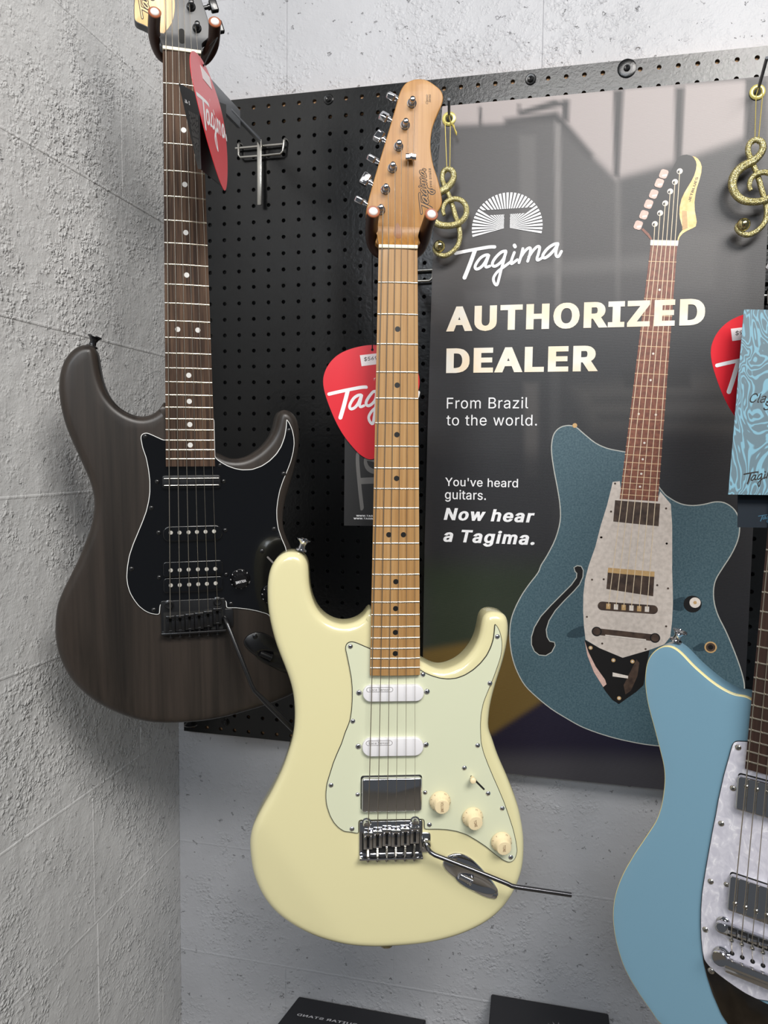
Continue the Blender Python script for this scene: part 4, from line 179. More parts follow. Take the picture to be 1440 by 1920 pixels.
def union_fill(polys):
    """triangles of the region the closed outlines wind round (counter-clockwise = solid)"""
    pts, ed = [], []
    for c in polys:
        n = len(pts); pts += [Vector((float(p[0]), float(p[1]))) for p in c]; ed += [(n + i, n + (i + 1) % len(c)) for i in range(len(c))]
    sc_ = max(max(abs(p.x), abs(p.y)) for p in pts); r = delaunay_2d_cdt(pts, ed, [], 0, 1e-6 * sc_)
    V = np.array([(v.x, v.y) for v in r[0]]); T = np.array([f for f in r[2] if len(f) == 3])
    C = V[T].mean(1); w = np.zeros(len(C))
    for c in polys:
        c = np.asarray(c, float); d = np.roll(c, -1, 0)
        for (x0, y0), (x1, y1) in zip(c, d):
            if y0 == y1: continue
            up = y1 > y0; hit = (C[:, 1] >= min(y0, y1)) & (C[:, 1] < max(y0, y1)) & (C[:, 0] < x0 + (x1 - x0) * (C[:, 1] - y0) / (y1 - y0)); w += np.where(hit, 1 if up else -1, 0)
    return V, [tuple(int(i) for i in t) for t, k in zip(T, w) if k > 0]
def letters(mb, text, frame, width=None, height=None, bold=0.0, slant=0.0, center=False, track=0):
    """frame(x, y) -> 3-D point, x along the line and y up, millimetres; fits the line to width and cap height"""
    vs, ts = glyph_run(text, bold, slant, track=track); V = np.array(vs); x0, x1 = V[:, 0].min(), V[:, 0].max()
    bold = max(bold, 0); sy = height / (102 + 1.24 * bold); sx = width / (x1 - x0) if width else sy
    V[:, 0] = (V[:, 0] - x0) * sx - (((x1 - x0) * sx / 2) if center else 0); V[:, 1] = (V[:, 1] + .62 * bold) * sy
    mb.add([frame(x, y) for x, y in V], ts); return mb
# the hand-written word mark, as pen strokes in a unit frame (x along, y up)
def _mark():
    pts = [p for s, w in DB['banner']['logo'] for p in s]
    x0, x1 = min(p[0] for p in pts), max(p[0] for p in pts); W = x1 - x0; y0 = 265.0 - 27
    return [([((p[0] - x0) / W, (y0 - p[1]) / W) for p in s], w / W) for s, w in DB['banner']['logo']]
MARK = _mark()
_MARKS = {}
def word_mark(mb, frame, grow=0.0):
    if grow not in _MARKS:
        polys = []
        for s, w in MARK:
            p = curve_outline(s, 4, False) if len(s) > 2 else resample(s, .03, False)
            t = np.gradient(p, axis=0); t /= np.maximum(np.linalg.norm(t, axis=1), 1e-9)[:, None]; nr = np.c_[t[:, 1], -t[:, 0]]; h = w / 2 + grow
            for i in range(len(p) - 1): polys.append([p[i] + nr[i] * h, p[i + 1] + nr[i + 1] * h, p[i + 1] - nr[i + 1] * h, p[i] - nr[i] * h])
            polys += [[e + np.array((math.cos(x), math.sin(x))) * h for x in np.linspace(0, 2 * math.pi, 14, endpoint=False)] for e in (p[0], p[-1])]
        polys = [q if _area(np.array(q)) > 0 else q[::-1] for q in polys]; _MARKS[grow] = union_fill(polys)
    P, T = _MARKS[grow]; return mb.add([frame(*q) for q in P], T)

# ------------------------------------------------------------------ materials
def lin(r, g, b):
    f = lambda c: c / 12.92 if c <= .04045 else ((c + .055) / 1.055) ** 2.4
    return (f(r / 255), f(g / 255), f(b / 255), 1.0)
class NT:
    def __init__(s, name):
        s.m = bpy.data.materials.new(name); s.m.use_nodes = True; s.t = s.m.node_tree; s.p = s.t.nodes['Principled BSDF']
    def n(s, kind, **kw):
        o = s.t.nodes.new(kind)
        for k, v in kw.items():
            if k.startswith('i_'):
                key = k[2:]; key = int(key) if key.isdigit() else key.replace('_', ' '); o.inputs[key].default_value = v
            else: setattr(o, k, v)
        return o
    def l(s, a, b): s.t.links.new(a, b)
    def noise(s, vec, scale, detail=3.0, rough=.5, stretch=None, dist=0.0):
        if stretch:
            mp = s.n('ShaderNodeMapping'); mp.inputs['Scale'].default_value = stretch; s.l(vec, mp.inputs[0]); vec = mp.outputs[0]
        o = s.n('ShaderNodeTexNoise', i_Scale=scale, i_Detail=detail, i_Roughness=rough, i_Distortion=dist); s.l(vec, o.inputs['Vector']); return o.outputs['Fac']
    def ramp(s, fac, stops, interp='LINEAR'):
        r = s.n('ShaderNodeValToRGB'); e = r.color_ramp; e.interpolation = interp
        while len(e.elements) < len(stops): e.elements.new(.5)
        for k, (pos, c) in enumerate(stops): e.elements[k].position = pos; e.elements[k].color = c if len(c) == 4 else (*c, 1)
        s.l(fac, r.inputs[0]); return r.outputs[0]
    def math(s, op, a, b=None, clamp=False):
        o = s.n('ShaderNodeMath', operation=op, use_clamp=clamp)
        for i, x in enumerate((a, b)):
            if x is None: continue
            if isinstance(x, (int, float)): o.inputs[i].default_value = x
            else: s.l(x, o.inputs[i])
        return o.outputs[0]
    def bump(s, h, strength, dist, prev=None):
        b = s.n('ShaderNodeBump', i_Strength=strength, i_Distance=dist); s.l(h, b.inputs['Height'])
        if prev: s.l(prev, b.inputs['Normal'])
        return b.outputs[0]
    def obj(s): return s.n('ShaderNodeTexCoord').outputs['Object']
    def pos(s): return s.n('ShaderNodeNewGeometry').outputs['Position']
def simple(name, rgb, rough=.5, metal=0.0, coat=0.0, spec=.5, coat_rough=.03):
    t = NT(name); t.p.inputs['Base Color'].default_value = lin(*rgb); t.p.inputs['Roughness'].default_value = rough; t.p.inputs['Metallic'].default_value = metal
    t.p.inputs['Coat Weight'].default_value = coat; t.p.inputs['Coat Roughness'].default_value = coat_rough; t.p.inputs['Specular IOR Level'].default_value = spec
    n = t.noise(t.obj(), 900, 2.0)                       # faint handling wear in the gloss
    r = t.n('ShaderNodeMapRange'); r.inputs['To Min'].default_value = max(0, rough - .02); r.inputs['To Max'].default_value = min(1, rough + .03)
    t.l(n, r.inputs['Value']); t.l(r.outputs[0], t.p.inputs['Roughness'])
    return t.m
def painted_block(name, rgb, coarse, fine, pit):
    t = NT(name); p = t.pos(); t.p.inputs['Roughness'].default_value = .42; t.p.inputs['Specular IOR Level'].default_value = .45
    c = t.noise(p, 6, 4); col = t.ramp(c, [(.3, lin(*[x * .96 for x in rgb])), (.7, lin(*[min(255, x * 1.03) for x in rgb]))]); t.l(col, t.p.inputs['Base Color'])
    wob = t.n('ShaderNodeTexNoise', i_Scale=120.0, i_Detail=2.0); t.l(p, wob.inputs['Vector']); ad = t.n('ShaderNodeVectorMath', operation='MULTIPLY_ADD'); t.l(wob.outputs['Color'], ad.inputs[0]); ad.inputs[1].default_value = (.006,) * 3; t.l(p, ad.inputs[2]); q = ad.outputs[0]
    def lumps(scale):
        v = t.n('ShaderNodeTexVoronoi', feature='F1', i_Scale=scale); t.l(q, v.inputs['Vector']); return t.ramp(v.outputs['Distance'], [(.05, (1, 1, 1)), (.7, (0, 0, 0))], 'EASE')
    big = t.noise(p, 28, 3, .5); lowm = t.noise(p, 5.5, 3, .6)
    mask = t.ramp(lowm, [(.42, (.18,) * 3), (.62, (1, 1, 1))])
    sel = t.ramp(t.noise(p, 60, 2), [(.38, (.1,) * 3), (.6, (1, 1, 1))])
    lump = t.math('MULTIPLY', t.math('MULTIPLY', t.math('ADD', lumps(150), t.math('MULTIPLY', lumps(330), .5)), mask), sel)
    sm = t.noise(p, 420, 3, .6)
    pm = t.ramp(t.noise(q, 78, 4, .62), [(.29, (0, 0, 0)), (.34, (1, 1, 1))])            # scattered pits
    n = t.bump(big, .5, coarse * 2.0); n = t.bump(lump, .9, coarse, n); n = t.bump(sm, .55, fine, n); n = t.bump(pm, .9, .0042 * pit, n); t.l(n, t.p.inputs['Normal'])
    return t.m
M = {}
M['wall_left'] = painted_block('grey_block_paint_rough_lit', (211, 211, 210), .0026, .0007, 1.0)  # lighter colour than the back wall, standing in for more light on this side
M['wall_back'] = painted_block('grey_block_paint', (180, 181, 185), .0014, .0005, .75)
def pegboard_mat():
    t = NT('black_board_enamel'); p = t.pos(); t.p.inputs['Base Color'].default_value = lin(11, 12, 13); t.p.inputs['Roughness'].default_value = .23; t.p.inputs['Specular IOR Level'].default_value = .42
    n = t.bump(t.noise(p, 170, 4, .6, dist=.4), .4, .0006); t.l(n, t.p.inputs['Normal']); return t.m
M['peg'] = pegboard_mat()
def wood(name, stops, along='Z', rough=.4, coat=0.0, scale=1.0, ringy=.5, fine=1.0, bumpy=.1, spec=.4):
    t = NT(name); v = t.obj(); st = {'Z': (1, 1, .07), 'X': (.07, 1, 1), 'Y': (1, .07, 1)}[along]
    a = t.noise(v, 60 * scale, 5, .6, stretch=st, dist=.6); b = t.noise(v, 420 * scale, 3, .6, stretch=tuple(.02 if s < 1 else 1 for s in st))
    f = t.math('ADD', t.math('MULTIPLY', a, ringy), t.math('MULTIPLY', b, (1 - ringy) * fine)); t.l(t.ramp(f, stops), t.p.inputs['Base Color'])
    t.p.inputs['Roughness'].default_value = rough; t.p.inputs['Coat Weight'].default_value = coat; t.p.inputs['Coat Roughness'].default_value = .08; t.p.inputs['Specular IOR Level'].default_value = spec
    if bumpy: t.l(t.bump(b, bumpy, .0003), t.p.inputs['Normal'])
    return t.m
M['maple'] = wood('amber_roasted_maple', [(.33, lin(146, 99, 45)), (.5, lin(166, 117, 56)), (.66, lin(178, 131, 70))], rough=.45, coat=.08)
M['maple_board'] = wood('maple_fingerboard', [(.33, lin(148, 108, 62)), (.5, lin(166, 126, 78)), (.66, lin(178, 140, 92))], rough=.42, coat=.1, fine=1.1)
M['maple_pale'] = wood('pale_maple', [(.33, lin(212, 166, 100)), (.5, lin(222, 180, 114)), (.66, lin(228, 190, 126))], rough=.4, coat=.2)
M['walnut'] = simple('walnut_plug', (142, 92, 52), .45)
M['rosewood'] = wood('rosewood_board', [(.3, lin(34, 24, 19)), (.46, lin(58, 43, 34)), (.58, lin(92, 71, 56)), (.7, lin(48, 36, 29))], spec=.15, rough=.62, scale=1.2, ringy=.42)
M['rosewood_dark'] = wood('dark_rosewood_board', [(.3, lin(40, 26, 22)), (.6, lin(62, 42, 34)), (.75, lin(44, 30, 25))], rough=.5, scale=1.2, ringy=.42)
M['stained'] = wood('smoke_stained_body_wood', [(.3, lin(24, 21, 19)), (.45, lin(40, 35, 31)), (.58, lin(52, 45, 40)), (.72, lin(33, 29, 26))], rough=.36, scale=.35, ringy=.66, fine=.9, bumpy=.05)
M['head_grey'] = simple('satin_charcoal_lacquer', (82, 83, 85), .4)
M['cream'] = simple('gloss_cream_lacquer', (228, 220, 172), .25, coat=1.0, coat_rough=.04)
M['blue'] = simple('satin_sky_blue_lacquer', (121, 160, 181), .28, coat=.5, coat_rough=.12)
M['binding'] = simple('cream_binding', (238, 224, 164), .4)
M['mint'] = simple('mint_guard_plastic', (216, 219, 190), .32, coat=.3, coat_rough=.1)
M['black_guard'] = simple('gloss_black_guard_plastic', (9, 10, 13), .12, coat=.6)
M['black_ply'] = simple('black_ply_edge', (30, 30, 28), .5)
M['white_ply'] = simple('white_ply_edge', (225, 225, 222), .5)
M['chrome'] = simple('chrome', (215, 215, 218), .07, metal=1.0)
M['arm_steel'] = simple('polished_grey_steel', (112, 112, 116), .22, metal=1.0)
M['pole'] = simple('nickel_pole_piece', (206, 202, 194), .5, metal=.5)
M['nickel'] = simple('nickel_steel', (198, 194, 186), .2, metal=1.0)
M['fret'] = simple('nickel_fret_wire', (222, 214, 198), .25, metal=1.0)
M['string'] = simple('wound_steel_string', (200, 192, 178), .3, metal=1.0)
M['black_metal'] = simple('black_plated_metal', (16, 16, 18), .3, metal=.0, coat=.4)
M['black_plastic'] = simple('black_plastic', (14, 14, 16), .3)
M['black_matte'] = simple('black_matte', (12, 12, 12), .7)
M['white_plastic'] = simple('white_plastic', (232, 230, 232), .35)
M['aged_plastic'] = simple('aged_cream_plastic', (242, 222, 180), .38)
M['brown_print'] = simple('brown_print', (110, 70, 40), .6)
M['dark_print'] = simple('dark_print', (28, 22, 18), .6)
M['grey_print'] = simple('grey_print', (110, 106, 104), .6)
M['white_print'] = simple('white_print', (236, 236, 238), .45)
M['bone'] = simple('bone_white', (236, 228, 206), .4)
M['dot_white'] = simple('pearl_dot', (206, 204, 200), .35)
M['dot_black'] = simple('black_dot', (16, 14, 12), .4)
M['red_card'] = simple('glossy_red_card', (214, 38, 50), .3, coat=.3, coat_rough=.15)
M['black_card'] = simple('black_card', (13, 12, 13), .5)
M['card_grey_print'] = simple('grey_card_print', (96, 94, 92), .45)
M['navy_card'] = simple('navy_card', (8, 22, 34), .45)
M['navy_print'] = simple('teal_print', (52, 96, 120), .5)
M['paper'] = simple('white_paper', (235, 226, 228), .6)
M['leather'] = simple('dark_brown_rubber_sleeve', (58, 36, 28), .38)
M['sleeve_end'] = simple('brown_sleeve_end', (150, 84, 52), .5)
M['end_cap'] = simple('white_end_cap', (240, 234, 228), .4)
M['thread'] = simple('black_thread', (14, 14, 16), .8)
M['steel'] = simple('zinc_wire', (188, 186, 180), .25, metal=1.0)
M['dark_steel'] = simple('dark_steel_bar', (104, 108, 114), .35)
M['brass'] = simple('brass_grommet', (238, 224, 136), .34, metal=.55)
M['gold_cord'] = simple('gold_cord', (200, 182, 100), .4, metal=.6)
M['box_black'] = simple('black_carton', (30, 30, 34), .5)
M['box_print'] = simple('pale_carton_print', (190, 190, 194), .5)
M['box_crest'] = simple('grey_carton_print', (120, 120, 122), .5)
M['strip_wood'] = wood('pine_strip', [(.3, lin(196, 150, 108)), (.7, lin(216, 172, 128))], along='X', rough=.7)
M['floor'] = simple('beige_floor', (108, 100, 88), .5)
def gold_glitter():
    t = NT('gold_glitter'); v = t.n('ShaderNodeTexVoronoi', i_Scale=1100.0); t.l(t.obj(), v.inputs['Vector'])
    t.l(t.ramp(v.outputs['Color'], [(.1, lin(150, 138, 84)), (.55, lin(208, 197, 138)), (.9, lin(250, 245, 208))]), t.p.inputs['Base Color'])
    t.p.inputs['Metallic'].default_value = .9; t.p.inputs['Roughness'].default_value = .33; t.l(t.bump(v.outputs['Distance'], .8, .0007), t.p.inputs['Normal']); return t.m
M['glitter'] = gold_glitter()
M['gold_ball'] = simple('polished_gold_bead', (216, 204, 150), .12, metal=1.0)
def pearl():
    t = NT('white_pearl_guard'); o = t.obj(); w = t.noise(o, 95, 3, .55, dist=1.6, stretch=(1, 1, .7)); f = t.ramp(w, [(.36, lin(206, 204, 216)), (.58, lin(222, 220, 230)), (.68, lin(248, 246, 252)), (.74, lin(214, 212, 224))])
    t.l(f, t.p.inputs['Base Color']); t.p.inputs['Roughness'].default_value = .3; t.p.inputs['Coat Weight'].default_value = .4; t.p.inputs['Coat Roughness'].default_value = .1; return t.m
M['pearl'] = pearl()
def brushed_plate():
    t = NT('smoked_metal_plate'); t.l(t.ramp(t.noise(t.obj(), 60, 4), [(.35, lin(92, 86, 80)), (.7, lin(112, 105, 98))]), t.p.inputs['Base Color'])
    t.p.inputs['Metallic'].default_value = 1.0; t.p.inputs['Roughness'].default_value = .16; return t.m
M['plate'] = brushed_plate()
def marbled():
    t = NT('blue_marbled_card'); o = t.obj()
    d = t.noise(o, 30, 2.5, .5, dist=.9, stretch=(1.0, 1.0, .5)); sw = t.math('FRACT', t.math('MULTIPLY', d, 18.0))
    t.l(t.ramp(sw, [(.0, lin(122, 166, 184)), (.3, lin(122, 166, 184)), (.38, lin(100, 121, 131)), (.92, lin(100, 121, 131)), (1.0, lin(122, 166, 184))]), t.p.inputs['Base Color']); t.p.inputs['Roughness'].default_value = .4; return t.m
M['marbled'] = marbled()
def banner_print():
    t = NT('banner_print'); a = t.n('ShaderNodeVertexColor', layer_name='print'); w = t.n('ShaderNodeTexWave', wave_type='BANDS', bands_direction='Z', i_Scale=260.0, i_Distortion=1.0)
    t.l(t.obj(), w.inputs['Vector']); mx = t.n('ShaderNodeMix', data_type='RGBA', blend_type='MULTIPLY'); mx.inputs['Factor'].default_value = .22
    t.l(a.outputs['Color'], mx.inputs[6]); t.l(w.outputs['Color'], mx.inputs[7]); t.l(mx.outputs[2], t.p.inputs['Base Color'])
    t.p.inputs['Roughness'].default_value = .42; t.l(t.bump(w.outputs['Fac'], .15, .0003), t.p.inputs['Normal']); return t.m
M['banner'] = banner_print()
def print_mat(name, rgb, rgb2=None, scale=300):
    t = NT(name); rgb2 = rgb2 or [min(255, c * 1.06) for c in rgb]
    t.l(t.ramp(t.noise(t.obj(), scale, 3), [(.35, lin(*rgb)), (.65, lin(*rgb2))]), t.p.inputs['Base Color']); t.p.inputs['Roughness'].default_value = .42; return t.m

# ------------------------------------------------------------------ the room: two block walls, floor, pegboard
WX, WZ = -102.5, 24.0           # left wall plane (board x), back wall plane (board z)
def structure(name, mb, mat, parent=None, **k):
    o = build(name, mb, mat, parent, **k)
    if not parent: o['kind'] = 'structure'
    return o
def world_box(mb, x0, x1, y0, y1, z0, z1, bev=0.0, seg=2):
    c = B((x0 + x1) / 2, (y0 + y1) / 2, (z0 + z1) / 2)
    return mb.obox(c, (1, 0, 0), (0, 1, 0), (0, 0, 1), abs(x1 - x0) / 2000, abs(z1 - z0) / 2000, abs(y1 - y0) / 2000, bev, seg)
wb = structure('wall_back', world_box(MB(), WX - 120, 2600, -1000, 2000, WZ + 1.3, WZ + 120), M['wall_back'], smooth=False)
wl = structure('wall_left', world_box(MB(), WX - 120, WX - 1.0, -1000, 2000, -1050, WZ + 4), M['wall_left'], smooth=False)
structure('floor', world_box(MB(), WX - 120, 2600, 2000, 2060, -3400, WZ + 120), M['floor'], smooth=False)
rng = random.Random(4)
def mortar(parent, mat, a0, a1, y0, y1, left):         # a bead of painted mortar, a little proud of the blocks
    if left: m = world_box(MB(), WX - 6, WX + .55, y0, y1, a0, a1, .0014, 2)
    else: m = world_box(MB(), a0, a1, y0, y1, WZ - .5, WZ + 6, .0014, 2)
    build('mortar_joint', m, mat, parent, smooth=False, fix=False)
def block(parent, mat, a0, a1, y0, y1, left):
    g = .2
    if left: x0, x1, z0, z1 = WX - 60, WX + rng.uniform(-.3, .3), a0 + g, a1 - g
    else: x0, x1, z0, z1 = a0 + g, a1 - g, WZ + rng.uniform(-.3, .3), WZ + 60
    build('concrete_block', world_box(MB(), x0, x1, y0 + g, y1 - g, z0, z1, .0008, 2), mat, parent, smooth=False, fix=False)
beds = [-434, -226, -26, 172, 388, 604, 820, 1034, 1237, 1440, 1643]
joint = [-90, -300, -130, -250, -60, -260, -100, -228, -221, -40]
for k in range(len(beds) - 1):
    z = joint[k]; block(wl, M['wall_left'], z, WZ + 3, beds[k], beds[k + 1], True)
    for q in range(2): block(wl, M['wall_left'], z - 400 * (q + 1), z - 400 * q, beds[k], beds[k + 1], True)
    mortar(wl, M['wall_left'], z - 810, WZ, beds[k] - 2.4, beds[k] + 2.4, True)
    for q in range(2 if 6 < k < 9 else 0): mortar(wl, M['wall_left'], z - 400 * q - 2.2, z - 400 * q + 2.2, beds[k] + 2, beds[k + 1] - 2, True)
beds = [-387, -184, 19, 222, 425, 628, 831, 1034, 1237, 1440, 1643]
for k in range(len(beds) - 1):
    x = WX + (200 if k % 2 else 395); block(wb, M['wall_back'], WX, x, beds[k], beds[k + 1], False)
    for q in range(4): block(wb, M['wall_back'], x + 400 * q, x + 400 * (q + 1), beds[k], beds[k + 1], False)
    mortar(wb, M['wall_back'], WX, x + 1600, beds[k] - 2.6, beds[k] + 2.6, False)
    for q in range(4 if k > 6 else 0): mortar(wb, M['wall_back'], x + 400 * q - 2, x + 400 * q + 2, beds[k] + 2, beds[k + 1] - 2, False)
for y in (-2, 1008):
    k = structure('trim_1' if y < 0 else 'trim_2', world_box(MB(), -76, 1180, y - 14, y + 26 if y < 0 else y + 15, 5.2, WZ - .4), M['strip_wood'], smooth=False)

# pegboard: every hole is cut, 25.4 mm apart
PU = 25.4
def pegboard(name, label, x_first, y_first, cols, rows, edge):
    mb = MB(); N = 12; r0, r1, th = 3.35, 2.95, 5.0; x0, x1, y0, y1 = edge
    for j in range(rows):
        for i in range(cols):
            cx, cy = x_first + i * PU, y_first + j * PU
            ax, bx = (x0 if i == 0 else cx - PU / 2), (x1 if i == cols - 1 else cx + PU / 2)
            ay, by = (y0 if j == 0 else cy - PU / 2), (y1 if j == rows - 1 else cy + PU / 2)
            sq, c0, c1, c2 = [], [], [], []
            for k in range(N):
                a = 2 * math.pi * (k + .5) / N; c, s = math.cos(a), math.sin(a); m = max(abs(c), abs(s)); c /= m; s /= m
                sq.append(B(cx + (c * (bx - cx) if c > 0 else -c * (ax - cx)), cy + (s * (by - cy) if s > 0 else -s * (ay - cy)), 0))
                a0, a1 = math.cos(a), math.sin(a)
                c0.append(B(cx + a0 * r0, cy + a1 * r0, 0)); c1.append(B(cx + a0 * r1, cy + a1 * r1, .45)); c2.append(B(cx + a0 * r1, cy + a1 * r1, th))
            mb.loft([sq, c0, c1, c2], True, False, False)
    # rim of the board
    rim = [B(x, y, 0) for x, y in ((x0, y0), (x1, y0), (x1, y1), (x0, y1))] + [B(x, y, th) for x, y in ((x0, y0), (x1, y0), (x1, y1), (x0, y1))]
    mb.add(rim, [(0, 1, 5, 4), (1, 2, 6, 5), (2, 3, 7, 6), (3, 0, 4, 7)])
    me_o = build(name, mb, M['peg'], None, smooth=False, fix=False)
    return tag(me_o, label, 'pegboard')
up_board = pegboard('pegboard', 'large black perforated board behind the guitars and the banner', -3 * PU, 0, 50, 35, (-79, 1203, -14.5, 34.5 * PU))
low_board = pegboard('pegboard', 'lower black perforated panel showing under the dark brown guitar', -61.4, 34.5 * PU + 13.5, 49, 6, (-79, 1186, 34.5 * PU + .6, 1026.5))
low_board.location = (0, 0, 0)
def board_screw(parent, x, y, washer):
    s = build('screw', MB().lathe([(4.6e-3, 0), (4.4e-3, 1.6e-3), (3.2e-3, 2.6e-3), (1.5e-3, 2.2e-3), (.2e-3, 1.2e-3)], B(x, y, -1.2), (0, -1, 0), 20), M['black_plastic'], parent)
    build('washer', MB().lathe([(washer, 0), (washer, .9e-3), (washer * .86, 1.6e-3), (4e-3, 1.3e-3)], B(x, y, 0), (0, -1, 0), 28, True, False), M['peg'], s)
for (x, y), w in zip(DB['scr'][:3], (8e-3, 8e-3, 13e-3)): board_screw(up_board, x, y, w)
board_screw(low_board, -1.4, 1003.9, 7e-3)

# ------------------------------------------------------------------ banner
def BL(x, y, z=0.0): return B(x, y, -12.0 - z)       # board millimetres on the banner's face, z = layers of ink in front of it
bx_l = lambda y: np.interp(y, [30, 208, 507, 693, 847, 1035], [355.5, 345, 341, 339.2, 339.2, 339])
BX1, BY0, BY1 = 808.4, 30.5, 1036.5
def sag(x, y): return 2.0 * math.sin(y * .011 + .6) * math.exp(-((x - 340) / 60) ** 2) - 3.0 * max(0, (y - 900) / 136) ** 2 + .7 * math.sin(y * .02 + x * .012)
def seg_dist(P, a, b):
    d = b - a; t = np.clip(((P - a) @ d) / max(d @ d, 1e-9), 0, 1); return np.linalg.norm(P - a - t[:, None] * d, axis=1)
def signed(P, poly):
    poly = np.array(poly, float); ins = np.zeros(len(P), bool); dm = np.full(len(P), 1e9)
    for i in range(len(poly)):
        a, b = poly[i], poly[(i + 1) % len(poly)]; dm = np.minimum(dm, seg_dist(P, a, b))
        if a[1] != b[1]:
            ins ^= ((a[1] > P[:, 1]) != (b[1] > P[:, 1])) & (P[:, 0] < (b[0] - a[0]) * (P[:, 1] - a[1]) / (b[1] - a[1]) + a[0])
    return np.where(ins, dm, -dm)
nx, ny = 118, 250
gv = []; P2 = []
for j in range(ny + 1):
    y = BY0 + (BY1 - BY0) * j / ny; xl = bx_l(y)
    for i in range(nx + 1):
        x = xl + (BX1 - xl) * i / nx; gv.append(BL(x, y, -.6 + 0 * sag(x, y))); P2.append((x, y))
mb = MB(); mb.add(gv, [(j * (nx + 1) + i, j * (nx + 1) + i + 1, (j + 1) * (nx + 1) + i + 1, (j + 1) * (nx + 1) + i) for j in range(ny) for i in range(nx)])
banner = build('banner', mb, M['banner'], None, fix=False)
tag(banner, 'tall dark vinyl dealer banner with a printed teal guitar', 'banner')
P2 = np.array(P2); colr = np.tile(np.array(lin(52, 50, 51)[:3]), (len(P2), 1))
for poly, rgb, soft, al in DB['banner']['bg']:
    w = np.clip(signed(P2, poly) / soft * .5 + .5, 0, 1); w = (w * w * (3 - 2 * w) * al)[:, None]
    colr = colr * (1 - w) + np.array(lin(*rgb)[:3]) * w
at = banner.data.color_attributes.new('print', 'FLOAT_COLOR', 'POINT')
at.data.foreach_set('color', np.c_[colr, np.ones(len(colr))].astype(np.float32).ravel())
# vinyl back and hem, so that the sheet has a thickness
hem = MB(); rim = [(bx_l(BY0 + (BY1 - BY0) * j / 40), BY0 + (BY1 - BY0) * j / 40) for j in range(41)] + [(BX1, BY1 + (BY0 - BY1) * j / 40) for j in range(41)]
hem.loft([[BL(x, y, -.6) for x, y in rim], [BL(x, y, -1.4) for x, y in rim]], True, False, True)
build('banner_backing', hem, M['grey_print'], banner, smooth=False)
PD = DB['banner']['poster']
BLIFT = [0.0]
def patch(name, poly, mat, lay, sub=0, parent=banner):
    p = curve_outline(poly, sub) if sub else np.array(poly, float); v, f = tri_fill(p)
    return build(name, MB().add([BL(x, y, lay * .1 - .5) for x, y in v], f), mat, parent, smooth=False)
ink = {k: print_mat('ink_' + k, *c) for k, c in dict(teal=((58, 84, 95), (84, 108, 117), 420), edge=((176, 178, 172),), shadow_teal=((40, 60, 70), (54, 76, 86), 420), pearl=((206, 194, 184), (224, 212, 202), 160), black=((20, 17, 17),), brown=((112, 66, 52), (142, 88, 68), 200), fret=((214, 178, 140),), maple=((236, 196, 122), (248, 222, 160), 120), pink=((212, 178, 166),), silver=((226, 216, 206),), gold=((196, 160, 110),), chromedk=((58, 44, 38), (88, 70, 58), 90), white=((238, 232, 222),), words=((240, 236, 226), (246, 228, 200), 30), brightw=((236, 236, 238),), string=((226, 206, 176),)).items()}
def grown(poly, d, sub=3): return inset(curve_outline(poly, sub), -d)
body_p = patch('printed_guitar_edge', grown(PD['body'], 1.5), ink['edge'], 1)
patch('printed_guitar_body', PD['body'], ink['teal'], 2, 3)
patch('printed_sound_hole', inset(np.array(PD['fhole']), -1.4), ink['edge'], 3); patch('printed_sound_hole', PD['fhole'], ink['black'], 4)
for k in ('shade1', 'shade2', 'shade3'): patch('printed_shadow', PD[k], ink['shadow_teal'], 2.6, 3)  # shadows beside the knob, socket and guard, put into the print in darker teal
patch('printed_pickguard', PD['guard'], ink['pearl'], 3)
patch('printed_metal_plate', PD['plate'], ink['black'], 4); patch('printed_glint', PD['plate_light'], ink['pink'], 5); patch('printed_glint', PD['plate_light2'], ink['chromedk'], 5)
nk = np.array(PD['neck']); nut_l, nut_r, end_r, end_l = nk
patch('printed_headstock', PD['head'], ink['black'], 3); patch('printed_headstock_edge', PD['maple'], ink['maple'], 4); patch('printed_headstock_edge', PD['wood'], ink['brown'], 4)
patch('printed_neck', [nut_l, nut_r, end_r, end_l], ink['brown'], 5)
tt = lambda k: (1 - 2 ** (-k / 12)) * 648 / 475
rowp = lambda t, s: (nut_l + (end_l - nut_l) * t) * (1 - s) + (nut_r + (end_r - nut_r) * t) * s
for k in range(1, 23):
    a, b = rowp(tt(k), -.01), rowp(tt(k), 1.01); patch('printed_fret', [(a[0], a[1] - .45), (b[0], b[1] - .45), (b[0], b[1] + .45), (a[0], a[1] + .45)], ink['fret'], 6)
for k in (3, 5, 7, 9, 12, 15, 17, 19, 21):
    for s in ((.25, .75) if k == 12 else (.5,)):
        c = rowp((tt(k) + tt(k - 1)) / 2, s); patch('printed_inlay_dot', [(c[0] + 1.6 * math.cos(q), c[1] + 1.6 * math.sin(q)) for q in np.linspace(0, 6.283, 14, endpoint=False)], ink['silver'], 6)
patch('printed_nut', [rowp(-.004, -.03), rowp(-.004, 1.03), rowp(.016, 1.02), rowp(.016, -.02)], ink['white'], 7)
for k, nm in (('pk1', 'printed_pickup'), ('pk2', 'printed_pickup')):
    patch(nm, PD[k], ink['chromedk'], 5)
patch('printed_glint', PD['pk2h'], ink['gold'], 6)
def bar(name, a, b, r, mat, lay):
    a, b = np.array(a), np.array(b); return patch(name, stadium(*((a + b) / 2), np.linalg.norm(b - a) / 2 + r, r, rot=math.atan2(b[1] - a[1], b[0] - a[0])), mat, lay)
def dot(name, c, r, mat, lay, n=22): return patch(name, [(c[0] + r * math.cos(q), c[1] + r * math.sin(q)) for q in np.linspace(0, 6.283, n, endpoint=False)], mat, lay)
bar('printed_bridge', *PD['bridge'], 6.5, ink['chromedk'], 5)
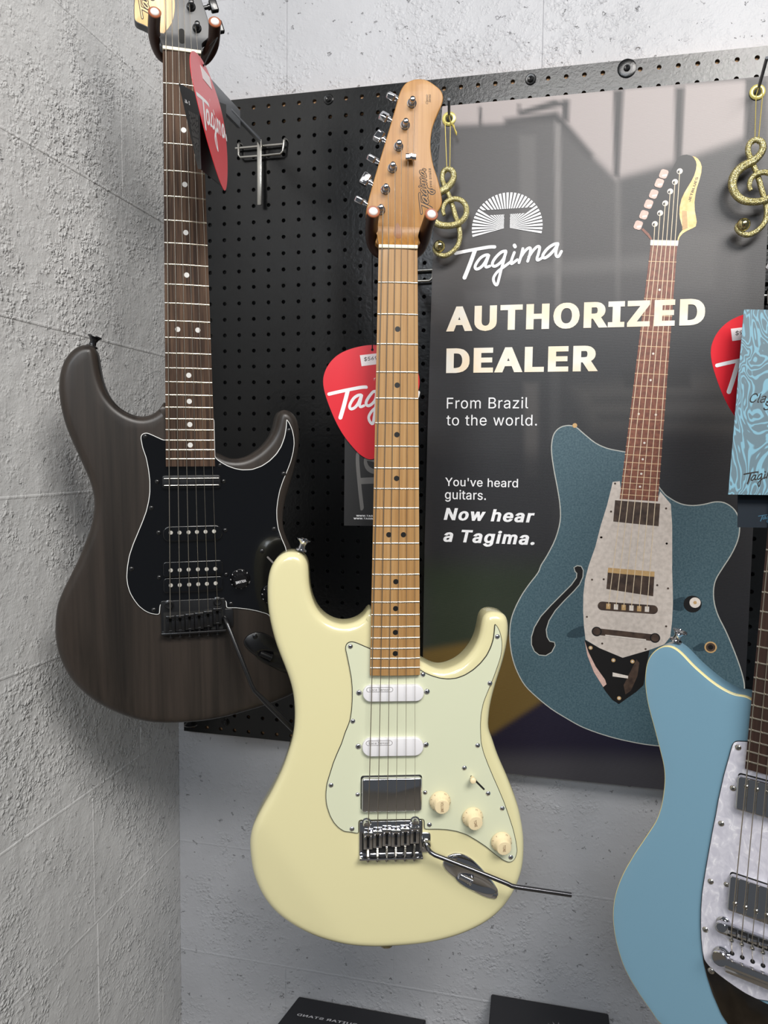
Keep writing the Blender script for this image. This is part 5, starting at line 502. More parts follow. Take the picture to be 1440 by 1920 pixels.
for i in range(6):
    a, b = np.array(PD['bridge']); c = a + (b - a) * (.12 + .152 * i); patch('printed_saddle', [c + d for d in ((-3, -4), (3, -4), (3, 4), (-3, 4))], ink['silver'] if i % 2 else ink['gold'], 6)
bar('printed_tailpiece', *PD['tail'], 5.0, ink['chromedk'], 5)
for e in PD['tail']: dot('printed_bolt', e, 7.2, ink['black'], 6); dot('printed_bolt', e, 5.6, ink['chromedk'], 7)
a, b = np.array(PD['tail']); patch('printed_glint', [a + (b - a) * .15 + (0, 3.2), a + (b - a) * .85 + (0, 3.4), a + (b - a) * .85 + (0, 5.2), a + (b - a) * .15 + (0, 5.2)], ink['silver'], 8)
k0, k1, k2 = PD['knob']; dot('printed_knob', k0, 12.3, ink['black'], 5); dot('printed_knob', k2, 7.6, ink['silver'], 6); dot('printed_knob', k2, 2.4, ink['gold'], 7)
dot('printed_socket', PD['jack'][0], 8.4, ink['gold'], 5); dot('printed_socket', PD['jack'][0], 6.4, ink['chromedk'], 6); dot('printed_socket', PD['jack'][0], 3.6, ink['black'], 7)
dot('printed_strap_button', PD['sbtn'][0], 3.4, ink['gold'], 5)
patch('printed_slot', [np.array(PD['slot'][0]) + d for d in ((-1, -2), (21, 1.5), (21, 5.5), (-1, 4))], ink['silver'], 6)
for c in PD['screws']: dot('printed_screw', c, 1.5, ink['chromedk'], 6, 10)
for c in PD['pscrews']: dot('printed_screw', c, 3.0, ink['gold'], 6, 12); dot('printed_screw', c, 1.5, ink['silver'], 7, 10)
for c in PD['tbtn']: patch('printed_tuner_button', stadium(c[0], c[1], 5.4, 6.0, 3.2, rot=.35), ink['pink'], 6); patch('printed_glint', stadium(c[0] + 1.2, c[1] + 2.2, 3.4, 1.4, 1.2, rot=-.1), ink['silver'], 7)
pst = MB()
for c in PD['tpost']:
    c = np.array(c); dot('printed_tuner_post', c, 4.0, ink['silver'], 6, 14); dot('printed_tuner_post', c + (-1.2, .8), 1.8, ink['black'], 7, 10)
for i in range(6):
    s = .1 + .16 * i; a = rowp(0, s); e = np.array(PD['tpost'][5 - i]); br_ = np.array(PD['bridge']); z = br_[0] + (br_[1] - br_[0]) * (.12 + .152 * i)
    for q0, q1 in ((e, a), (a, z)): pst.add([BL(q0[0] - .45, q0[1], .3), BL(q0[0] + .45, q0[1], .3), BL(q1[0] + .45, q1[1], .3), BL(q1[0] - .45, q1[1], .3)], [(0, 1, 2, 3)])
build('printed_strings', pst, ink['string'], banner, smooth=False)
a, b = np.array(PD['jb'], float); d = (b - a) / np.linalg.norm(b - a); nrm = np.array((d[1], -d[0])); mbj = MB()
letters(mbj, 'JETBLUES', lambda x, y: BL(*(a + d * x - nrm * (y - 1.2) * -1), .2), width=np.linalg.norm(b - a), height=3.2, bold=3)
build('printed_lettering', mbj, ink['black'], banner, smooth=False)
patch('printed_lettering', [a + nrm * 0 + q for q in ((-9, 12), (-3, 13), (-1, 36), (-8, 38))], ink['gold'], 6)
sty = {'x': dict(bold=9.5), 'r': dict(bold=0), 'm': dict(bold=1.4), 'bi': dict(bold=6.8, slant=.2)}
for text, st, p0, p1, cap in DB['banner']['texts']:
    p0, p1 = np.array(p0), np.array(p1); d = (p1 - p0) / np.linalg.norm(p1 - p0); y0 = (p0[1] + p1[1]) / 2
    m = MB(); letters(m, text, lambda x, y: BL(p0[0] + x, y0 - y, .35), width=abs(p1[0] - p0[0]), height=abs(y0 - cap[1]), track=4 if st == 'r' else (-3 if st == 'x' else 0), **sty[st])
    build('printed_lettering', m, ink['words'] if st == 'x' else ink['brightw'], banner, smooth=False)
pts = [p for s, w in DB['banner']['logo'] for p in s]; lx0 = min(p[0] for p in pts); lW = max(p[0] for p in pts) - lx0
build('printed_word_mark', word_mark(MB(), lambda x, y: BL(lx0 + x * lW, 238 - y * lW, .35)), ink['brightw'], banner, smooth=False)
# the rising-sun emblem: rays cut by a T
sun = np.array(DB['banner']['sun']); c0 = np.array((454.5, 211.5)); rx, ry = 51.5, 50.0
def clip(poly, f):
    out = []
    for i in range(len(poly)):
        a, b = poly[i], poly[(i + 1) % len(poly)]; fa, fb = f(a), f(b)
        if fa >= 0: out.append(a)
        if fa * fb < 0: out.append(a + (b - a) * fa / (fa - fb))
    return out
rays = MB(); NR = 33
for k in range(NR):
    a = math.radians(-11 + 202 * k / (NR - 1)); h = math.radians(202 / (NR - 1) * .31)
    w = [c0, *(c0 + np.array((rx * math.cos(q), -ry * math.sin(q))) for q in (a - h, a + h))]; m = c0 + np.array((rx * math.cos(a), -ry * math.sin(a))); tx = c0[0] + (m[0] - c0[0]) * ((c0[1] - 184.8) / max(c0[1] - m[1], 1e-6)) if m[1] < 184.8 else None
    inbar = tx is not None and 421 < tx < 488
    for sgn in (-1, 1):
        p = clip(w, lambda q: sgn * (q[0] - (c0[0] + sgn * 4.3)))
        if inbar: p = clip(p, lambda q: q[1] - 192.6) if p else p
        if len(p) > 2: rays.add([BL(*q, .35) for q in p], [tuple(range(len(p)))])
    if inbar:
        p = clip(w, lambda q: 184.8 - q[1])
        if len(p) > 2: rays.add([BL(*q, .35) for q in p], [tuple(range(len(p)))])
build('printed_sun_emblem', rays, ink['brightw'], banner, smooth=False)
for x, y in DB['banner']['grom']:
    build('grommet', MB().loft([[B(x + r * math.cos(q), y + r * math.sin(q), z) for q in np.linspace(0, 6.283, 28, endpoint=False)] for r, z in ((10.2, -12), (10.2, -13.2), (8.4, -14.4), (6.4, -14.4), (5.2, -13.4), (4.6, -12.6), (4.4, -11))], True, False, False), M['brass'], banner)
    build('grommet_hole', MB().add([B(x + 4.6 * math.cos(q), y + 4.6 * math.sin(q), -12.6) for q in np.linspace(0, 6.283, 20, endpoint=False)], [tuple(range(20))]), M['black_matte'], banner, smooth=False)
for (x, y), tip, lab in zip(DB['banner']['grom'], DB['banner']['hooktip'], ('thin dark peg hook through the left brass grommet of the banner', 'thin dark peg hook through the right brass grommet of the banner')):
    h = build('peg_hook', MB().tube([B(x - 1, y + 3, 3), B(x, y + 1, -12), B(*tip)], .0021, 10), M['dark_steel'], None); tag(h, lab, 'hook', 'peg hooks holding the banner')

# treble clef ornaments hanging from the grommets
def clef(shift, label, grom, src=None):
    top = DB['cleftop'][0]; e = empty('clef_ornament', label, 'ornament', B(top[0] + shift[0], top[1] + shift[1], -35), 'gold clef ornaments on the banner')
    P = curve_outline(DB['clef'], 5, False); n = len(P); tt_ = np.linspace(0, 1, n)
    R = np.interp(tt_, [0, .06, .25, .36, .43, .5, .58, .7, .85, .97, 1], [3.2, 4.2, 5.4, 6.6, 7.6, 6.0, 4.8, 4.4, 4.6, 4.4, 3.4])
    zz = np.interp(tt_, [0, .1, .3, .45, .55, .62, .7, .85, 1], [-4, -3, -3, 0, -3, 0, 3, 3, 0])
    build('clef_body', MB().tube([Vector((x - top[0], z, -(y - top[1]))) * .001 for (x, y), z in zip(P, zz)], [r * .00082 for r in R], 14), M['glitter'], e)
    bx, by = DB['clefball'][0]; s = bmesh.new(); bmesh.ops.create_uvsphere(s, u_segments=24, v_segments=14, radius=.0088)
    m = MB(); s.verts.index_update(); m.add([v.co + Vector((bx - top[0], -2, -(by - top[1]))) * .001 for v in s.verts], [[v.index for v in f.verts] for f in s.faces]); s.free(); build('bead', m, M['gold_ball'], e)
    gx, gy = grom[0] - top[0] - shift[0], grom[1] - top[1] - shift[1]; V = lambda x, y, z: Vector((x, z, -y)) * .001
    build('cord', MB().tube([V(-2.5, 6, 0), V(-1.5, -1, -3), V(gx - 4, gy + 9, 10), V(gx - 2, gy + 1, 8), V(gx + 2, gy + 1, 8), V(gx + 4, gy + 9, 10), V(3, -1, -3), V(2.5, 6, 0)], .0006, 8), M['gold_cord'], e)
    if src: build('cord_knot', MB().tube([V(gx + 4, gy + 9, 9), V(gx + 6, gy + 14, 7), V(gx + 9, gy + 17, 6), V(gx + 11, gy + 22, 6), V(gx + 13, gy + 27, 7), V(gx + 14, gy + 31, 7)], [.0006, .0009, .0019, .0009, .0017, .0005], 8), M['gold_cord'], e)
    return e
clef((0, 0), 'gold glitter treble clef hanging beside the cream guitar headstock', DB['banner']['grom'][0], True)
t2 = DB['clef2top'][0]; clef((t2[0] - DB['cleftop'][0][0] + 1, t2[1] - DB['cleftop'][0][1] + 1), 'gold glitter treble clef hanging at the banner top right corner', DB['banner']['grom'][1])

# ------------------------------------------------------------------ guitars (frame: nut centre, u right, v down the neck, w back; millimetres)
SCALE = 648.0
fret_v = lambda n: SCALE * (1 - 2 ** (-n / 12)); half_w = lambda v: (42.5 + 14.5 * v / 475) / 2
TOPW = 9.5                      # the body's face lies this far behind the fingerboard
def frame_matrix(g):
    Rg, o = np.array(g['R']), g['o']; Cm = np.array([[1, 0, 0], [0, 0, 1], [0, -1, 0]], float)
    m = Matrix((Cm @ Rg @ Cm.T).tolist()).to_4x4(); m.translation = B(*[x * 1000 for x in o]); return m
def crown(u, v): h = half_w(v); return 1.5 * (u / h) ** 2 if abs(u) <= h else 1.5 * (u / h) ** 2
def body_part(root, outline, mat, w0, w1, rf, rb, bend=None, name='body', grid=7.0):
    mb = MB(); rings = []
    dip = (lambda x, y, k: bend(x, y) * k) if bend else (lambda x, y, k: 0.0)
    for k in range(7):
        a = math.pi / 2 * k / 6; q = inset(outline, rf * (1 - math.sin(a))); q = gauss(q, .8) if k < 5 else q; w = w0 + rf * (1 - math.cos(a))
        rings.append([L3(x, y, w + dip(x, y, 1.0)) for x, y in q])
        if k == 0: first = q
    for k in range(6):
        a = math.pi / 2 * k / 5; q = inset(outline, rb * (1 - math.cos(a))); q = gauss(q, .8) if k > 1 else q; w = w1 - rb * (1 - math.sin(a)); last = q
        rings.append([L3(x, y, w + dip(x, y, .0 if k else .35)) for x, y in q])
    mb.loft(rings, True, False, False)
    v, f = tri_fill(first, grid); mb.add([L3(x, y, w0 + dip(x, y, 1.0)) for x, y in v], f)
    v, f = tri_fill(last); mb.add([L3(x, y, w1) for x, y in v], f)
    bm = bmesh.new(); [bm.verts.new(p) for p in mb.v]; bm.verts.ensure_lookup_table()
    for q in mb.f:
        try: bm.faces.new([bm.verts[i] for i in q])
        except ValueError: pass
    bmesh.ops.remove_doubles(bm, verts=bm.verts[:], dist=2e-6); bmesh.ops.recalc_face_normals(bm, faces=bm.faces[:])
    me = bpy.data.meshes.new(name); bm.to_mesh(me); bm.free(); me.shade_smooth(); me.set_sharp_from_angle(angle=math.radians(50)); me.materials.append(mat)
    o = bpy.data.objects.new(name, me); COL.objects.link(o); o.parent = root; return o
def bend_line(p0, p1, slope, soft):
    p0, p1 = np.array(p0, float), np.array(p1, float); d = (p1 - p0) / np.linalg.norm(p1 - p0); n = np.array((-d[1], d[0]))
    if n[1] < 0: n = -n
    def f(x, y):
        s = (x - p0[0]) * n[0] + (y - p0[1]) * n[1]; return slope * (math.sqrt(s * s + soft * soft) + s) / 2
    return f
def neck_parts(root, wood_, board_, end_v=475, body_v=430):
    mb = MB(); rings = []
    for v in list(np.linspace(-4, body_v + 40, 24)):
        h = half_w(max(v, 0)); D = 15 + 3 * min(1, max(0, v) / 400); rings.append([L3(h * math.cos(a), v, 5.6 + D * max(0, math.sin(a)) ** .8) for a in np.linspace(0, math.pi, 17)])
    mb.loft(rings); build('neck', mb, wood_, root)
    mb = MB(); rings = []
    for v in np.linspace(0, end_v, 40):
        h = half_w(v); us = np.linspace(-h, h, 13); rings.append([L3(u, v, crown(u, v)) for u in us] + [L3(h, v, 5.9), L3(-h, v, 5.9)])
    mb.loft(rings); build('fretboard', mb, board_, root, ang=30)
    for n in range(1, 23):
        v = fret_v(n); h = half_w(v) - .2; us = np.linspace(-h, h, 11)
        mb = MB().loft([[L3(u, v + 1.15 * math.cos(a), crown(u, v) + .15 - 1.05 * math.sin(a)) for a in np.linspace(0, math.pi, 7)] for u in us]); build('fret', mb, M['fret'], root)
def inlays(root, mat, twelfth=8.2, only=None, r=3.0, ring=None):
    for n in (3, 5, 7, 9, 12, 15, 17, 19, 21):
        v = (fret_v(n) + fret_v(n - 1)) / 2
        for u in ((-twelfth, twelfth) if n == 12 else (0,)):
            d = MB().add([L3(u + r * math.cos(q), v + r * math.sin(q), crown(u + r * math.cos(q), v) - .12) for q in np.linspace(0, 6.283, 20, endpoint=False)], [tuple(range(20))])
            o = build('inlay_dot', d, mat, root, smooth=False)
            if ring: build('inlay_rim', MB().loft([[L3(u + k * math.cos(q), v + k * math.sin(q), crown(u + k * math.cos(q), v) - .16) for q in np.linspace(0, 6.283, 20, endpoint=False)] for k in (r, r + .8)], True, False, False), ring, o, smooth=False)
def nut(root): 
    m = MB(); m.obox(L3(0, -2, 1.2), (1, 0, 0), (0, 0, 1), (0, 1, 0), .0214, .0019, .0027, .0005); build('nut', m, M['bone'], root)
def screw(root, u, v, w, r, mat, name='screw', cross=True):
    m = MB().lathe([(r, .0), (r, .0003), (r * .8, .001), (r * .45, .0014), (.0002, .0015)], L3(u, v, w), (0, -1, 0), 16)
    if cross:
        for ax in ((1, 0, 1), (1, 0, -1)): m.obox(L3(u, v, w - 1.35), ax, (0, 1, 0), Vector(ax).cross((0, 1, 0)), r * .5, .0003, r * .14)
    return build(name, m, mat, root)
def tuner(root, post, btn, mat, w_head, w_mid, roll=0.0):
    u, v = post
    m = MB().lathe([(.0052, 0), (.0052, .001), (.0044, .0016), (.0042, .0028), (.0031, .0032), (.003, .006), (.0022, .0068), (.0022, .0088), (.003, .0094), (.0029, .0112), (.0018, .0118)], L3(u, v, w_head), (0, -1, 0), 24)
    t = build('tuner', m, mat, root)
    d = np.array(btn) - np.array(post); d = d / np.linalg.norm(d); dv = Vector((d[0], 0, -d[1])); pv = Vector((0, 1, 0)).cross(dv)
    c = L3(btn[0], btn[1], w_mid)
    cr_, sr_ = math.cos(roll), math.sin(roll); yv = Vector((0, 1, 0)); m = MB().obox(c + dv * .001, dv, pv * cr_ + yv * sr_, yv * cr_ - pv * sr_, .0046, .0068, .0034, .0016, 3); m.lathe([(.0034, 0), (.0034, .002), (.0026, .003)], c - dv * .0062, dv, 16)
    build('tuner_button', m, mat, t); m = MB().tube([L3(u, v, w_mid), c - dv * .004], .0024, 12); m.obox(L3(u + d[0] * 4, v + d[1] * 4, w_head + 17), dv, pv, (0, 1, 0), .008, .005, .0035, .001); build('tuner_shaft', m, mat, t)
    return t
def strings(root, pts_list, mats=None, radii=(.56, .47, .4, .3, .25, .22)):
    for p, r in zip(pts_list, radii): build('string', MB().tube([L3(*q) for q in p], r * .001, 8), M['string'], root)
def knob(root, base, top, mat, ink_m, word, turn, nums=True, scale=1.0):
    bx, by = base; tx, ty = top; w0 = 6.2
    ax = (L3(tx, ty, w0 - 14) - L3(bx, by, w0)).normalized(); c = L3(bx, by, w0)
    prof = [(12.2, 0), (12.4, 1.2), (11.6, 4.0), (9.9, 6.2), (9.0, 8.0), (8.5, 13.4), (8.1, 14.0), (7.2, 14.1)]
    k = build('knob', MB().lathe([(r * .001 * scale, h * .001 * scale) for r, h in prof], c, ax, 40), mat, root)
    fl = MB()
    for i in range(18):                                    # fine grip flutes
        a = 2 * math.pi * i / 18; X = Vector((math.cos(a), 0, math.sin(a))); fl.tube([c + ax * .0084 * scale + X * .0089 * scale, c + ax * .0130 * scale + X * .00845 * scale], .0003, 5)
    build('knob_grip', fl, mat, k)
    X = Vector((math.cos(turn), 0, math.sin(turn))); X = (X - ax * X.dot(ax)).normalized(); Y = X.cross(ax) * -1
    Y = ax.cross(X)
    m = MB(); letters(m, word, lambda x, y: c + ax * .01418 * scale + (X * x + Y * (y - 1.6)) * .001 * scale, width=len(word) * 2.0 + .6, height=3.2, bold=3, center=True)
    if nums:
        for i, s in enumerate(('10', '9', '8', '7', '6', '5', '4', '3', '2', '1')):
            a = turn + math.radians(150 - 33 * i); O = X * math.cos(a - turn) + Y * math.sin(a - turn); T = ax.cross(O) * -1
            up = (O * -.0030 + ax * .0026).normalized()
            base_ = c + (O * .0118 + ax * .0038) * scale
            letters(m, s, lambda x, y: base_ + (O * .0003 + (T * x + up * y) * .001) * scale, width=1.3 * len(s), height=2.1, bold=2, center=True)
    build('knob_lettering', m, ink_m, k, smooth=False)
    return k
def jack(root, outl, c0, c1, scr, mat, tube_mat):
    o = smooth_outline(curve_outline(outl, 4), 2.0, 1.0); c0, c1 = np.array(c0), np.array(c1)
    d = c1 - c0; m = (c0 + c1) / 2 + np.array((d[1], -d[0])) / np.linalg.norm(d) * 3.0; L = np.linalg.norm(d); ang = math.atan2(d[1], d[0])
    n = len(o); cen = o.mean(0); th0 = np.arctan2(o[:, 1] - m[1], o[:, 0] - m[0])
    def oval(k, hx, hy): 
        a = th0 - ang; x, y = hx * np.cos(a), hy * np.sin(a); return np.c_[m[0] + x * math.cos(ang) - y * math.sin(ang), m[1] + x * math.sin(ang) + y * math.cos(ang)]
    mb = MB(); rings = [[L3(x, y, w) for x, y in q] for q, w in ((o, TOPW + .3), (inset(o, .3), TOPW - 1.6), (inset(o, 1.2), TOPW - 2.2), (oval(0, L * .56, 9.4), TOPW - 3.2), (oval(0, L * .5, 7.8), TOPW - 2.9), (oval(0, L * .42, 5.8), TOPW - .9), (oval(0, L * .28, 3.2), TOPW - .15))]
    mb.loft(rings, True, False, True); j = build('jack_plate', mb, mat, root, ang=60)
    u = Vector((math.cos(ang), 0, -math.sin(ang))); s = MB().lathe([(.0046, 0), (.0046, .013), (.0052, .0133), (.0052, .0155), (.0040, .0158), (.0034, .011), (.0005, .011)], L3(*(m - d * .42), TOPW - .2), (u * 1.0 + Vector((0, -.16, 0))), 20)
    build('jack_socket', s, tube_mat, j)
    for p in scr: build('screw', MB().lathe([(.0032, 0), (.003, .0008), (.0016, .0014), (.0003, .0014)], L3(p[0], p[1], TOPW - 2.4), (0, -1, 0), 16), mat, j)
def strap_button(root, u, v, w, ax, mat):
    build('strap_button', MB().lathe([(.0068, -.001), (.0066, .0008), (.0042, .002), (.0038, .006), (.0058, .0098), (.0082, .0116), (.0080, .0128), (.0040, .0134), (.0030, .0122), (.0005, .0122)], L3(u, v, w), (ax[0], 0, -ax[1]), 24), mat, root)
def guard(root, outl, mat, edge, w0=7.2, w1=9.6, ply=.7, step=2.0, sig=.9):
    o = gauss(resample(outl, step), sig); g = build('pickguard', prism(MB(), inset(o, ply), w0, w1, .0), mat, root, ang=30)
    build('guard_edge', prism(MB(), o, w0 + .35, w1), edge, g, ang=30); return g
def head_scoop(root, outl, mat, w_head=9.0, v1=-26.0):
    o = np.array(outl); mb = MB(); rings = []
    def side(v, s):
        k = [i for i in range(len(o)) if (o[i, 0] > 0) == (s > 0)]; q = o[k]; q = q[np.argsort(q[:, 1])]; return np.interp(v, q[:, 1], q[:, 0])
    for v in np.linspace(-4.2, v1, 14):
        a, b = side(min(v, o[:, 1].max() - .01), -1), side(min(v, o[:, 1].max() - .01), 1); t = (v + 4.2) / (v1 + 4.2); w = .9 + (w_head - .9 - .05) * (1 - (1 - t) ** 2.0)
        if v > -9: k = (v + 9) / 5; h = half_w(0); a = a * (1 - k) - h * k; b = b * (1 - k) + h * k
        us = np.linspace(a, b, 9); rings.append([L3(u, v, w) for u in us] + [L3(b, v, 20), L3(a, v, 20)])
    mb.loft(rings); build('neck_scoop', mb, mat, root, ang=50); return lambda v: .9 + (w_head - .95) * (1 - (1 - (v + 4.2) / (v1 + 4.2)) ** 2.0)
def logo_frame(left, right, stem, w):
    s0, s1, s2 = (np.array(MARK[0][0][0]), np.array(MARK[0][0][-1]), np.array(MARK[1][0][-1])); A = np.array([s1 - s0, s2 - s0]).T; Ai = np.linalg.inv(A)
    Lf, Rt, St = (np.array(x, float) for x in (left, right, stem))
    def f(x, y):
        c = Ai @ (np.array((x, y)) - s0); c[0] = c[0] if c[0] < 1 else 1 + (c[0] - 1) * .7; q = Lf + (Rt - Lf) * c[0] + (St - Lf) * c[1]; return L3(q[0], q[1], w) if len(q) == 2 else B(*q)
    return f
def outline_mark(root, left, right, stem, w, wood_, ink_m, grow):
    f = lambda dw: logo_frame(left, right, stem, w - dw)
    o = build('word_mark_outline', word_mark(MB(), f(.06), grow), ink_m, root, smooth=False); build('word_mark_fill', word_mark(MB(), f(.14), -.002), wood_, o, smooth=False)
def strat_bridge(root, br, sad, brs, v_end, mat, dark, screw_mat, arm_base=None):
    (u0, v0), (u1, _), (u2, v2), (u3, _) = br; x0, x1 = (u0 + u3) / 2, (u1 + u2) / 2; p = MB()
    prism(p, stadium((x0 + x1) / 2, (v0 + v_end) / 2, (x1 - x0) / 2, (v_end - v0) / 2, 2.5), 6.2, 9.8, .5)
    p.obox(L3((x0 + x1) / 2, v_end - 1.2, 2.0), (1, 0, 0), (0, 1, 0), (0, 0, 1), (x1 - x0) / 2000, .0055, .0012, .0006)
    if arm_base: prism(p, stadium(x1 + 2.5, v_end - 15, 7.0, 11.5, 3), 6.3, 9.7, .5)
    b = build('bridge_plate', p, mat, root)
    for u, v in brs: build('pivot_screw', MB().lathe([(.0056, 0), (.0056, .0012), (.0044, .0016), (.0042, .007), (.0036, .0082), (.0012, .0078)], L3(u, v, 6.4), (0, -1, 0), 20), mat, b)
    for k, (u, v) in enumerate(sad):
        s = MB(); L = v_end - 5 - v
        for sgn in (-1, 1):                                # two cheeks leave the string slot between them
            s.obox(L3(u + sgn * 3.3, v + 9.5, .4), (1, 0, 0), (0, 0, 1), (0, 1, 0), .0018, .0085, .0009, .0003)
            s.obox(L3(u + sgn * 3.3, v + 8, 3.2), (1, 0, 0), (0, 0, 1), (0, 1, 0), .0017, .007, .002, .0004)
            s.lathe([(.0014, 0), (.0014, .0078), (.0010, .0084)], L3(u + sgn * 3.1, v + 3.2, 6.2), (0, -1, 0), 10)
        s.obox(L3(u, v + .2, .0), (1, 0, 0), (0, 0, 1), (0, 1, 0), .0052, .0018, .0019, .0009)
        s.obox(L3(u, v + 17.5, 1.8), (1, 0, 0), (0, 0, 1), (0, 1, 0), .0051, .0011, .0022, .0004)
        sd = build('saddle', s, mat, b)
        sp = MB(); n = 40; z0, z1 = v + 18.5, v_end - 2
        sp.tube([L3(u + 1.7 * math.cos(i * 1.05), z0 + (z1 - z0) * i / n, 2.2 + 1.7 * math.sin(i * 1.05)) for i in range(n + 1)], .00035, 6)
        sp.lathe([(.0011, 0), (.0011, (z1 - z0 + 6) * .001), (.0018, (z1 - z0 + 6) * .001), (.0016, (z1 - z0 + 7.4) * .001)], L3(u, z0 - 1, 2.2), (0, 0, -1), 10); build('intonation_screw', sp, screw_mat, sd)
    build('saddle_shade_sheet', MB().obox(L3((x0 + x1) / 2, v0 + 26, 5.9), (1, 0, 0), (0, 0, 1), (0, 1, 0), (x1 - x0) / 2000 - .003, .012, .0002), dark, b)  # thin dark sheet that stands in for the shade below the saddles
    return b
def pole(m, u, v, w, r): m.lathe([(r, 0), (r, .0014), (r * .85, .0018), (r * .2, .0018)], L3(u, v, w), (0, -1, 0), 14)

# ---- cream guitar in the middle
G0 = frame_matrix(DB['guit'][0])
cg = empty('electric_guitar', 'cream double-cutaway electric guitar with maple neck and mint pickguard', 'guitar', mat4=G0, group='electric guitars on wall hangers')
CB = smooth_outline(curve_outline(DA['c_body'] + [[14, 456], [-12, 430]], 2), 3.2, 1.6)
cbend = bend_line((-150, 655), (-45, 812), .17, 7.0)
body_part(cg, CB, M['cream'], TOPW, TOPW + 43, 10.0, 8.0, cbend)
guard(cg, DA['c_guard'], M['mint'], M['black_ply'])
neck_parts(cg, M['maple_board'], M['maple_board']); inlays(cg, M['dot_black']); nut(cg)
CH = gauss(resample(curve_outline(DA['c_head'], 3), 1.2), .8)
build('headstock', prism(MB(), CH, 9.0, 22.5, 1.0, 3, 1.5), M['maple'], cg, ang=40)
sc = head_scoop(cg, DA['c_head'], M['maple'])
pl = curve_outline(DA['c_plugo'], 4); pc = pl.mean(0); m = MB(); rings = [[L3(*(pc + (q - pc) * k), sc(min(-4.5, max(-25.9, (pc + (q - pc) * k)[1]))) - .22) for q in pl] for k in (1, .66, .33, .02)]
build('truss_rod_plug', m.loft(rings, True, False, True), M['walnut'], cg)
for p, b_, ro in zip(DA['c_posts'], DA['c_btns'], (1.05, .8, .35, 1.1, .1, 1.2)): tuner(cg, p, b_, M['chrome'], 9.0, 16.0, ro)
tu, tv = DA['c_tree'][0]; m = MB().obox(L3(tu, tv, 1.6), (1, 0, 0), (0, 0, 1), (0, 1, 0), .0058, .0032, .0014, .0006); m.lathe([(.0026, 0), (.0026, .0064)], L3(tu, tv, 9), (0, -1, 0), 14); m.lathe([(.003, 0), (.0028, .001), (.0010, .0013)], L3(tu, tv, .3), (0, -1, 0), 14); build('string_tree', m, M['chrome'], cg)
outline_mark(cg, (26.2, -41.2), (23.9, -62.5), (36.9, -46.8), 9.0, M['maple'], M['dark_print'], .016)
(a0, a1), (b0, b1) = DA['c_logo2']; d = np.array((b0 - a0, b1 - a1)); Ld = np.linalg.norm(d); d /= Ld; nn = np.array((d[1], -d[0]))
m = MB(); letters(m, 'T640 SUPER', lambda x, y: L3(a0 + d[0] * x - nn[0] * (y - 1.1), a1 + d[1] * x - nn[1] * (y - 1.1), 8.9), width=Ld, height=2.5, bold=4, track=14)
build('headstock_lettering', m, M['dark_print'], cg, smooth=False)
(e0, e1), _ = DA['c_logo3']
for txt, off in (('Classic', 0.0), ('Series', 3.0)):
    m = MB(); letters(m, txt, lambda x, y: L3(e0 - 1.2 + off - y, e1 - x - (2 if off else 0), 8.9), width=10.5 - off * .7, height=2.5, slant=.3, bold=2)
    build('headstock_lettering', m, M['dark_print'], cg, smooth=False)
for u, v in DA['c_screws'] + DA['c_sw_screws']: screw(cg, u, v, 7.2, .0029, M['chrome'], 'guard_screw')
def single_coil_white(box, pks):
    (u0, va), (u1, vb), (_, vt), (_, vb2) = box; cx, cy, hx, hy = (u0 + u1) / 2, (vt + vb2) / 2, (u1 - u0) / 2, (vb2 - vt) / 2
    p = build('pickup_cover', prism(MB(), stadium(cx, cy, hx, hy, hy * .98, 10), 1.6, 7.4, 1.1), M['white_plastic'], cg)
    o = stadium(cx - hx * .45, cy - hy * .5, 15.2, 2.9, 2.9, 8); m = MB().loft([[L3(x, y, 1.5) for x, y in q] for q in (o, inset(o, .5))], True, False, False); letters(m, 'Lace Sensor', lambda x, y: L3(cx - hx * .45 - 11.5 + x, cy - hy * .5 + 1.5 - y, 1.5), width=23, height=3.0, bold=1)
    build('pickup_lettering', m, M['grey_print'], p, smooth=False)
    for u, v in pks: screw(cg, u, v, 6.9, .0033, M['chrome'], 'pickup_screw')
single_coil_white(DA['c_pk1'], DA['c_pks'][:2]); single_coil_white(DA['c_pk2'], DA['c_pks'][2:])
(u0, v0), (u1, _), (u2, v2), (u3, _) = DA['c_hb']
hb = build('humbucker_cover', prism(MB(), stadium((u0 + u1) / 2, (v0 + v2) / 2, (u1 - u0) / 2 - .6, (v2 - v0) / 2 - .6, 3.2), .2, 7.6, 2.0, 5), M['chrome'], cg)
build('pickup_slot', prism(MB(), stadium((u0 + u1) / 2 - .2, (v0 + v2) / 2 - .3, (u1 - u0) / 2 + .3, (v2 - v0) / 2 + .3, 3.2), 7.05, 7.4), M['black_ply'], cg)
for u, v in DA['c_hbs']: screw(cg, u, v, 7.2, .0026, M['chrome'], 'pickup_screw')
strat_bridge(cg, DA['c_br'], DA['c_sad'], DA['c_brs'], 690.0, M['chrome'], M['black_matte'], M['nickel'], True)
ap = DA['c_arm']; arm = [ap[0], ap[1], ap[2], ap[3], ap[4]]
m = MB(); P = [Vector(L3(38.2, 675.5, 5)), Vector(L3(38.0, 674.5, -3)), Vector(L3(38.6, 674.8, -8)), Vector(L3(41.2, 677.3, -11.5)), Vector(L3(46, 679.6, -13.6)), Vector(L3(88, 693.2, -22)), Vector(L3(126, 706.5, -29.0)), Vector(L3(131, 708.8, -30)), Vector(L3(136, 710.0, -30.3)), Vector(L3(199, 720.2, -32))]
ta = build('tremolo_arm', m.tube(P, [.0027, .0027, .0026, .0026, .0026, .0026, .0026, .0026, .0026, .0026], 14), M['arm_steel'], cg)
